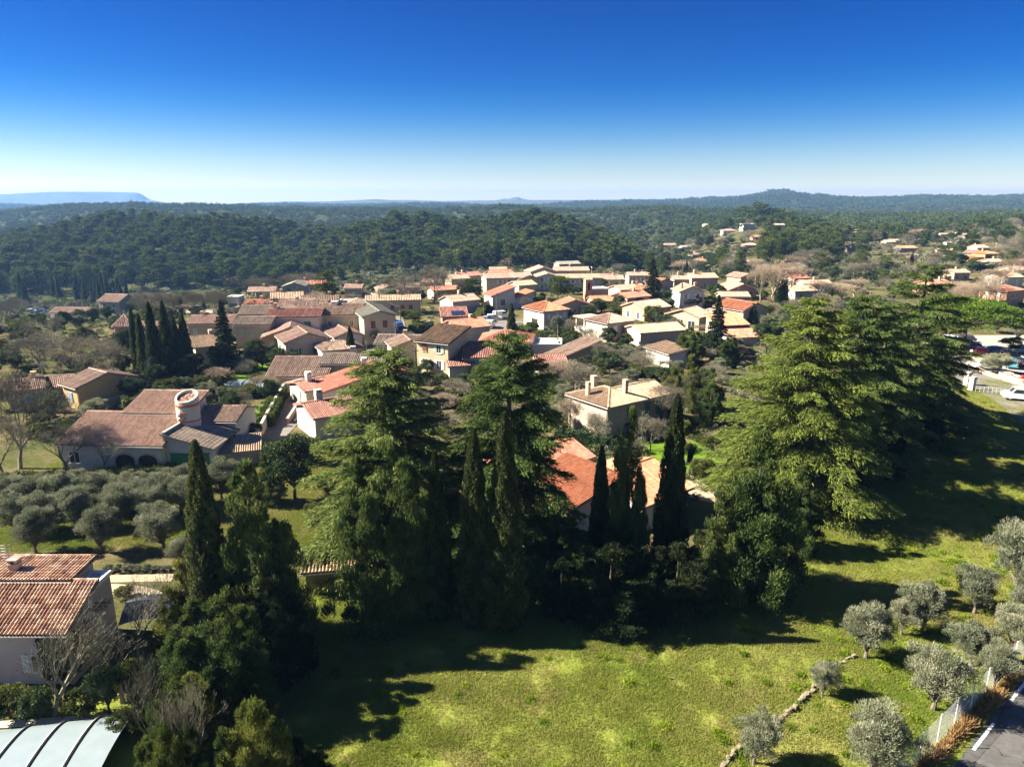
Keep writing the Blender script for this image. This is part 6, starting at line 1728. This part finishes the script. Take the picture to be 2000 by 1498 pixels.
CGc = 'cypresses of the cemetery'
for k in range(22):
    px = 108 + k * 6.6 + rng.normal() * 2
    if 118 < px < 140: continue
    py = 584 + (px - 108) * .08 + rng.normal() * 3
    plant('cypress_far', px, py, py - rng.uniform(36, 58), rng.uniform(9, 13), 'dark cypress in the cemetery below the wooded hill', CGc)
for k, (px, py, h_) in enumerate(((45, 595, 60), (52, 600, 50), (355, 612, 30), (400, 608, 26), (1340, 540, 30), (1336, 542, 24), (1347, 543, 22), (1262, 510, 16), (932, 530, 26), (640, 520, 20), (1780, 515, 22), (1988, 500, 14), (1992, 501, 16))):
    plant('cypress_far', px, py, py - h_, h_ * .24 + 2, 'single dark cypress on the far slope', 'single far cypresses', k)
for k in range(8): plant('bare', 330 + k * 14 + rng.normal() * 4, 612, 560 + rng.random() * 14, 40, 'bare roadside tree, %s from the left below the wooded hill' % ORD[k], 'bare trees along the valley road', k)
# pines and bare trees scattered over the far slope
gl = np.random.default_rng(31)
for k in range(170):
    y = math.exp(gl.uniform(math.log(178), math.log(385))); t_ = gl.uniform(-.80, -.28)
    x = t_ * y
    if not clear(x, y, 2.5) or (y < 230 and t_ > -.4): continue
    px_ = 1000 + F * x / (y * CP + (CAM_H - float(hgt(x, y))) * SP)
    kd = gl.choice(['bare', 'bare', 'round', 'round', 'bush', 'bare_bush'])
    s2 = dict(bare=(6, 9, 6, 10), round=(3.5, 6, 5, 8), bush=(2, 3, 3, 5), bare_bush=(2.5, 4, 4, 7))[kd]
    hh_ = gl.uniform(*s2[:2]); zt_ = float(hgt(x, y)) + hh_
    pyt = 749 + F * ((CAM_H - zt_) * CP - y * SP) / (y * CP + (CAM_H - zt_) * SP)
    if (40 < px_ < 270 and y < 370 and pyt < 636) or (330 < px_ < 490 and pyt < 616): continue
    plant_at(kd, np.array([x, y, float(hgt(x, y))]), hh_, gl.uniform(*s2[2:]), {'bare': 'bare tree in the shaded valley', 'round': 'dark evergreen tree in the shaded valley', 'bush': 'green bush in the shaded valley', 'bare_bush': 'bare scrub clump in the shaded valley'}[kd], 'trees and scrub of the valley', k)
sg_ = 'pines scattered on the far slope'; sb_ = 'bare trees scattered on the far slope'; so_ = 'oaks and olives scattered on the far slope'
gs = np.random.default_rng(77)
slope = {}
for k in range(330):
    y = math.exp(gs.uniform(math.log(285), math.log(620))); t_ = gs.uniform(.13, .82)
    if y < 330 and t_ < .3: continue
    x = t_ * y
    if not clear(x, y, 2.0) or any(not clear(x * (1 + s_ / y), y + s_, 1.5) for s_ in (8, 16, 26, 38)): continue
    p = np.array([x, y, float(hgt(x, y))])
    r_ = gs.random()
    if r_ < .36: it = ('bare' if gs.random() < .9 else 'bare_pale', p, gs.uniform(6, 11), gs.uniform(7, 11), 'bare tree', sb_)
    elif r_ < .76: it = ('round', p, gs.uniform(4, 7), gs.uniform(6, 10), 'round oak', so_)
    else: it = ('pine', p, gs.uniform(8, 12), gs.uniform(6, 9), 'green pine', sg_)
    slope.setdefault((it[4], short(near_house(x, y))), []).append(it)
NUM += ['sixteenth', 'seventeenth', 'eighteenth', 'nineteenth', 'twentieth']
for (w_, hs), L_ in slope.items():
    L_.sort(key=lambda f: f[1][0] / f[1][1])
    for k, it in enumerate(L_):
        lb = w_ + ' on the far slope near the ' + hs if len(L_) == 1 else w_ + ', ' + NUM[min(k, 19)] + ' from the left, on the slope near the ' + hs
        plant_at(it[0], it[1], it[2], it[3], ' '.join(lb.split()[:16]), it[5], k)
for k in range(46):                      # the grove of pines on the knoll
    px, py = gs.uniform(1485, 1640), gs.uniform(478, 520)
    p = at(px, py)
    plant_at('pine', p, gs.uniform(11, 15), gs.uniform(8, 11), 'pine of the dense grove on the knoll', 'pines of the knoll grove', k)
for k, (px, py, w, h_) in enumerate(((1455, 440, 40, 38), (1480, 440, 50, 44), (1440, 436, 34, 30), (1510, 440, 44, 34), (1535, 444, 40, 30))):
    plant('pine', px, py, py - h_, w, 'big dark pine on the hilltop crest', 'hilltop pines', k)

# ------------------------------------------------------------------ woods
def scatter(name, P, S, Rz, I, meshes, **props):
    me = bpy.data.meshes.new(name)
    me.vertices.add(len(P)); me.vertices.foreach_set('co', np.asarray(P, np.float32).ravel())
    for nm, ty, arr in (('isc', 'FLOAT', S), ('irz', 'FLOAT', Rz), ('iid', 'INT', I)):
        a = me.attributes.new(nm, ty, 'POINT'); a.data.foreach_set('value', np.asarray(arr, np.float32 if ty == 'FLOAT' else np.int32))
    o = obj(name, me, None, **props)
    ng = bpy.data.node_groups.new(name, 'GeometryNodeTree')
    ng.interface.new_socket('Geometry', in_out='INPUT', socket_type='NodeSocketGeometry')
    ng.interface.new_socket('Geometry', in_out='OUTPUT', socket_type='NodeSocketGeometry')
    n = ng.nodes; gi = n.new('NodeGroupInput'); go = n.new('NodeGroupOutput')
    gti = n.new('GeometryNodeGeometryToInstance')
    for m_ in reversed(meshes):
        po = bpy.data.objects.new(m_.name, m_)
        oi = n.new('GeometryNodeObjectInfo'); oi.inputs['Object'].default_value = po
        ng.links.new(oi.outputs['Geometry'], gti.inputs[0])
    iop = n.new('GeometryNodeInstanceOnPoints'); iop.inputs['Pick Instance'].default_value = True
    ng.links.new(gi.outputs[0], iop.inputs['Points']); ng.links.new(gti.outputs[0], iop.inputs['Instance'])
    def na(nm, ty):
        a = n.new('GeometryNodeInputNamedAttribute'); a.data_type = ty; a.inputs[0].default_value = nm
        return [s_ for s_ in a.outputs if s_.enabled and s_.name == 'Attribute'][0]
    ng.links.new(na('iid', 'INT'), iop.inputs['Instance Index'])
    cx = n.new('ShaderNodeCombineXYZ'); ng.links.new(na('irz', 'FLOAT'), cx.inputs[2]); ng.links.new(cx.outputs[0], iop.inputs['Rotation'])
    ng.links.new(na('isc', 'FLOAT'), iop.inputs['Scale'])
    ng.links.new(iop.outputs[0], go.inputs[0])
    md = o.modifiers.new('instances', 'NODES'); md.node_group = ng
    return o
pm = [t_pine(91 + k, 11, 3.6, 20, 60, .85, .36, None, .30, True) for k in range(4)]
M_oak = leaf_mat('oak_leaves', (.040, .048, .020), (.070, .078, .030), (.11, .11, .05), .15)
om = []
M_brownleaf = leaf_mat('brown_oak_leaves', (.10, .075, .045), (.15, .12, .075), None, .1)
for k in range(3):
    g_ = np.random.default_rng(300 + k); m = MB()
    C = sphere(g_, 14) * np.array([2.4, 2.4, 1.6]) + np.array([0, 0, 2.8]); C[:, 2] = np.abs(C[:, 2])
    clumps(m, g_, C, 1.1, 55, .7, .35, .4)
    om.append(m.mesh('oak', M_brownleaf if k == 2 else M_oak))
lm = []
for k in range(3):
    g_ = np.random.default_rng(400 + k); m = MB()
    for q in range(7):
        c = np.array([g_.uniform(-9, 9), g_.uniform(-9, 9), 0]); hq = g_.uniform(8, 12)
        C = c + np.array([0, 0, 1]) * hq * g_.uniform(.45, .95, 5)[:, None] + g_.normal(size=(5, 3)) * np.array([1.6, 1.6, .3])
        clumps(m, g_, C, g_.uniform(1.3, 2.2, 5), 14, 1.7, .9, .6)
    lm.append(m.mesh('pine_stand', M_pine))
# hill in front: the largest ones singly, the rest as a wood
def wooded(t, y):
    ok = (y > 385) & (t < .17 + gs.normal(size=len(t)) * .012)
    ok &= ~((t > -.27) & (t < -.06) & (y < 440) & (gs.random(len(t)) < .75))
    ok &= ~((t < -.4) & (y < 400))
    return ok
n = 9500
y = np.exp(gs.uniform(math.log(380), math.log(1000), n) ); t_ = gs.uniform(-.95, .22, n)
keep = gs.random(n) < (y / 1000) ** 0.6
k_ = keep & wooded(t_, y); y, t_ = y[k_], t_[k_]; x = t_ * y
P = np.stack([x, y, hgt(x, y) - .3], 1)
S = gs.uniform(.75, 1.45, len(P)); Rz = gs.uniform(0, 6.28, len(P)); I = gs.integers(0, 7, len(P)); I[(gs.random(len(P)) < .55) & (I > 3)] -= 3
order = np.argsort(np.where(np.abs(t_) < .74, y, 1e6)); first = order[:280]; rest = order[280:]
allm = [a[0] for a in pm] + om
for q in first:
    o = obj('oak_tree' if I[q] > 3 else 'pine_tree', allm[I[q]], None, P[q], Rz[q], (S[q],) * 3,
            label='dark evergreen oak at the foot of the wooded hill' if I[q] > 3 else 'aleppo pine on the near flank of the wooded hill', category='tree', group='oaks of the wooded hill' if I[q] > 3 else 'pines of the wooded hill')
n2 = 900                                 # pines along the ridge on the other side of the valley
y2 = gs.uniform(500, 760, n2); t2 = gs.uniform(.2, .95, n2); x2 = t2 * y2
k2 = ((np.sin(x2 / 38 + 1) + np.sin(y2 / 33 + x2 / 70)) > .25) | (y2 > 640)
k2 &= np.array([clear(a_, b_, 2.5) and clear(a_ * (1 + 14 / b_), b_ + 14, 2) and clear(a_ * (1 + 28 / b_), b_ + 28, 2) for a_, b_ in zip(x2, y2)])
x2, y2 = x2[k2], y2[k2]
Pr = np.concatenate([P[rest], np.stack([x2, y2, hgt(x2, y2) - .3], 1)])
m2 = len(x2)
scatter('pine_forest', Pr, np.concatenate([S[rest], gs.uniform(.6, 1.1, m2)]), np.concatenate([Rz[rest], gs.uniform(0, 6.28, m2)]), np.concatenate([I[rest], gs.integers(0, 6, m2)]), allm, kind='stuff')
# woods beyond, to the far ridge
n = 30000
y = np.exp(gs.uniform(math.log(700), math.log(3900), n)); t_ = gs.uniform(-1.0, 1.0, n)
k_ = (gs.random(n) < np.clip(y / 2400, .25, 1)) & ~((t_ < .2) & (y < 950)); y, t_ = y[k_], t_[k_]; x = t_ * y
P = np.stack([x, y, hgt(x, y) - .5], 1)
scatter('forest', P, gs.uniform(.7, 1.15, len(P)) * np.clip(y / 1500, .85, 1.5), gs.uniform(0, 6.28, len(P)), gs.integers(0, 3, len(P)), lm, kind='stuff')
# brush between the trees of the slope and along the valley
n = 9000
y = np.exp(gs.uniform(math.log(170), math.log(800), n)); t_ = gs.uniform(-.95, .95, n)
k_ = ((t_ > .12) & (y > 290)) | ((t_ < -.33) & (y > 175) & (y < 400)) | ((np.abs(t_ + .15) < .18) & (y > 330) & (y < 450))
zt_ = hgt(t_ * y, y) + 3.2
pxs = 1000 + F * t_ * y / (y * CP + (CAM_H - zt_) * SP)
pyt = 749 + F * ((CAM_H - zt_) * CP - y * SP) / (y * CP + (CAM_H - zt_) * SP)
k_ &= ~(((pxs > 40) & (pxs < 270) & (y < 300) & (pyt < 636)) | ((pxs > 330) & (pxs < 490) & (y < 300) & (pyt < 616)))
y, t_ = y[k_], t_[k_]; x = t_ * y
P = np.stack([x, y, hgt(x, y) - .2], 1)
S_ = gs.uniform(.6, 1.6, len(P))
ye = np.exp(gs.uniform(math.log(62), math.log(285), 3600)); te = gs.uniform(-.72, .72, 3600)
ke = np.array([(b_ > np.interp(a_ * b_, [-200, -40, -17, -8, 0, 14, 20, 26, 36, 47, 62, 80, 200], [12, 86, 84, 62, 56, 56, 64, 76, 86, 98, 126, 170, 170]) + 2) and clear(a_ * b_, b_, .6) for a_, b_ in zip(te, ye)])
ye, te = ye[ke], te[ke]
P = np.concatenate([P, np.stack([te * ye, ye, hgt(te * ye, ye) - .05], 1)]); S_ = np.concatenate([S_, gs.uniform(.18, .55, len(ye))])
bm_ = []
for k, mt in enumerate((M_oak, M_bush, M_olive)):
    g_ = np.random.default_rng(500 + k); m = MB()
    C = sphere(g_, 9) * np.array([1.7, 1.7, .7]) + np.array([0, 0, 1.1]); C[:, 2] = np.abs(C[:, 2])
    clumps(m, g_, C, .8, 40, .5, .22, .5); bm_.append(m.mesh('brush', mt))
g_ = np.random.default_rng(510); m = MB()
q = sphere(g_, 260); q[:, 2] = np.abs(q[:, 2]) + .3
m.tubes(np.repeat([[0, 0, .2]], 260, 0) + q * .5, q * g_.uniform(1.2, 2.4, 260)[:, None], .03, .015, 3); bm_.append(m.mesh('brush', M_twig))
scatter('undergrowth', P, S_, gs.uniform(0, 6.28, len(P)), gs.integers(0, 4, len(P)), bm_, kind='stuff')

# ------------------------------------------------------------------ meadow grass
M_blade = None
def blade_mat():
    m, nt, out = mat_new('meadow_blades')
    g = N(nt, 'ShaderNodeNewGeometry'); pos = g.outputs['Position']
    c = rampn(nt, noise(nt, .10, 5, pos, .65), [(.30, (.12, .18, .022)), (.5, (.195, .225, .046)), (.72, (.27, .255, .09))])
    c = mixc(nt, rampn(nt, noise(nt, .22, 6, pos, .7), [(.54, (0, 0, 0)), (.70, (.7, .7, .7))]), c, (.27, .22, .10))
    c = mixc(nt, rampn(nt, attr(nt), [(.55, (0, 0, 0)), (1, (.6, .6, .6))]), c, (.28, .25, .09))
    d = N(nt, 'ShaderNodeBsdfDiffuse'); t = N(nt, 'ShaderNodeBsdfTranslucent'); mx = N(nt, 'ShaderNodeMixShader'); mx.inputs[0].default_value = .35
    nt.links.new(c, d.inputs[0]); nt.links.new(c, t.inputs[0]); nt.links.new(d.outputs[0], mx.inputs[1]); nt.links.new(t.outputs[0], mx.inputs[2]); nt.links.new(mx.outputs[0], out.inputs[0])
    return m
M_blade = blade_mat()
M_tuft = leaf_mat('tuft_blades', (.09, .15, .012), (.15, .22, .018), (.22, .28, .03), .35)
gmesh = []
for k in range(4):
    g_ = np.random.default_rng(600 + k); m = MB(); n = 360
    b = np.stack([g_.uniform(-.75, .75, n), g_.uniform(-.75, .75, n), np.zeros(n)], 1)
    D = np.stack([g_.normal(size=n) * .6, g_.normal(size=n) * .6, np.ones(n)], 1)
    hh = g_.uniform(.05, .15, n)
    Pm = b + unit(D) * (hh * .5)[:, None]
    W = unit(np.cross(unit(D), g_.normal(size=(n, 3)))) * .013
    m.leaves(Pm, unit(D) * (hh * .55)[:, None], W, g_.random(n)); gmesh.append(m.mesh('grass_patch', M_blade))
for k in range(2):
    g_ = np.random.default_rng(620 + k); m = MB(); n = 160
    D = np.stack([g_.normal(size=n) * .55, g_.normal(size=n) * .55, np.ones(n)], 1)
    b = np.stack([g_.normal(size=n) * .13, g_.normal(size=n) * .13, np.zeros(n)], 1)
    hh = g_.uniform(.15, .34, n)
    W = unit(np.cross(unit(D), g_.normal(size=(n, 3)))) * .018
    m.leaves(b + unit(D) * (hh * .5)[:, None], unit(D) * (hh * .5)[:, None], W, g_.random(n)); gmesh.append(m.mesh('grass_tuft', M_tuft))
n = 26000
y = gs.uniform(22, 112, n); t_ = gs.uniform(-.85, .85, n); x = t_ * y
ed = np.interp(x, [-200, -40, -17, -8, 0, 14, 20, 26, 36, 47, 62, 80, 200], [12, 12, 46, 45, 43, 44, 47, 56, 66, 78, 96, 110, 110])
side = (x - e0[0]) * rn[0] + (y - e0[1]) * rn[1]
k_ = (y < ed + 4) & (side < -1.2) & (gs.random(n) < y / 95 + .25)
k_ |= (x < -14) & (y > 54) & (y < 82) & (x > -50)
k_ &= ~((x < -17) & (y < 53))
x, y = x[k_], y[k_]
I = gs.integers(0, 4, len(x)); grove = (gs.random(len(x)) < .035 + .16 * ((side[k_] > -9))); I[grove] = 4 + gs.integers(0, 2, grove.sum())
scatter('meadow_grass', np.stack([x, y, np.zeros(len(x))], 1), gs.uniform(.7, 1.25, len(x)), gs.uniform(0, 6.28, len(x)), I, gmesh, kind='stuff')
# dry tall grass at the road edge, outside the fence
m = MB(); n = 9000
s_ = gs.uniform(-8, 34, n); o_ = np.abs(gs.normal(size=n)) * .26
b = np.stack([fa[0] + fd[0] * s_ + rn[0] * (.15 + o_), fa[1] + fd[1] * s_ + rn[1] * (.15 + o_), np.zeros(n)], 1)
D = np.stack([gs.normal(size=n) * .5, gs.normal(size=n) * .5, np.ones(n)], 1); hh = gs.uniform(.2, .75, n) * (1 + .4 * np.sin(s_ * 1.7))
m.leaves(b + unit(D) * (hh * .5)[:, None], unit(D) * (hh * .5)[:, None], unit(np.cross(unit(D), gs.normal(size=(n, 3)))) * .03, gs.random(n))
m.build('verge_grass', M_dry, None, kind='stuff')

# ------------------------------------------------------------------ air
m = MB().box((-7500, -120, -75), (7500, 7100, 118))
hz, nt, out = mat_new('haze')
pv = N(nt, 'ShaderNodeVolumePrincipled')
pv.inputs['Color'].default_value = (.20, .40, .80, 1)
pv.inputs['Density'].default_value = 0.00013
pv.inputs['Anisotropy'].default_value = 0.2
nt.links.new(pv.outputs[0], out.inputs['Volume'])
hz.cycles.homogeneous_volume = True
m.build('haze', hz, None, kind='stuff')
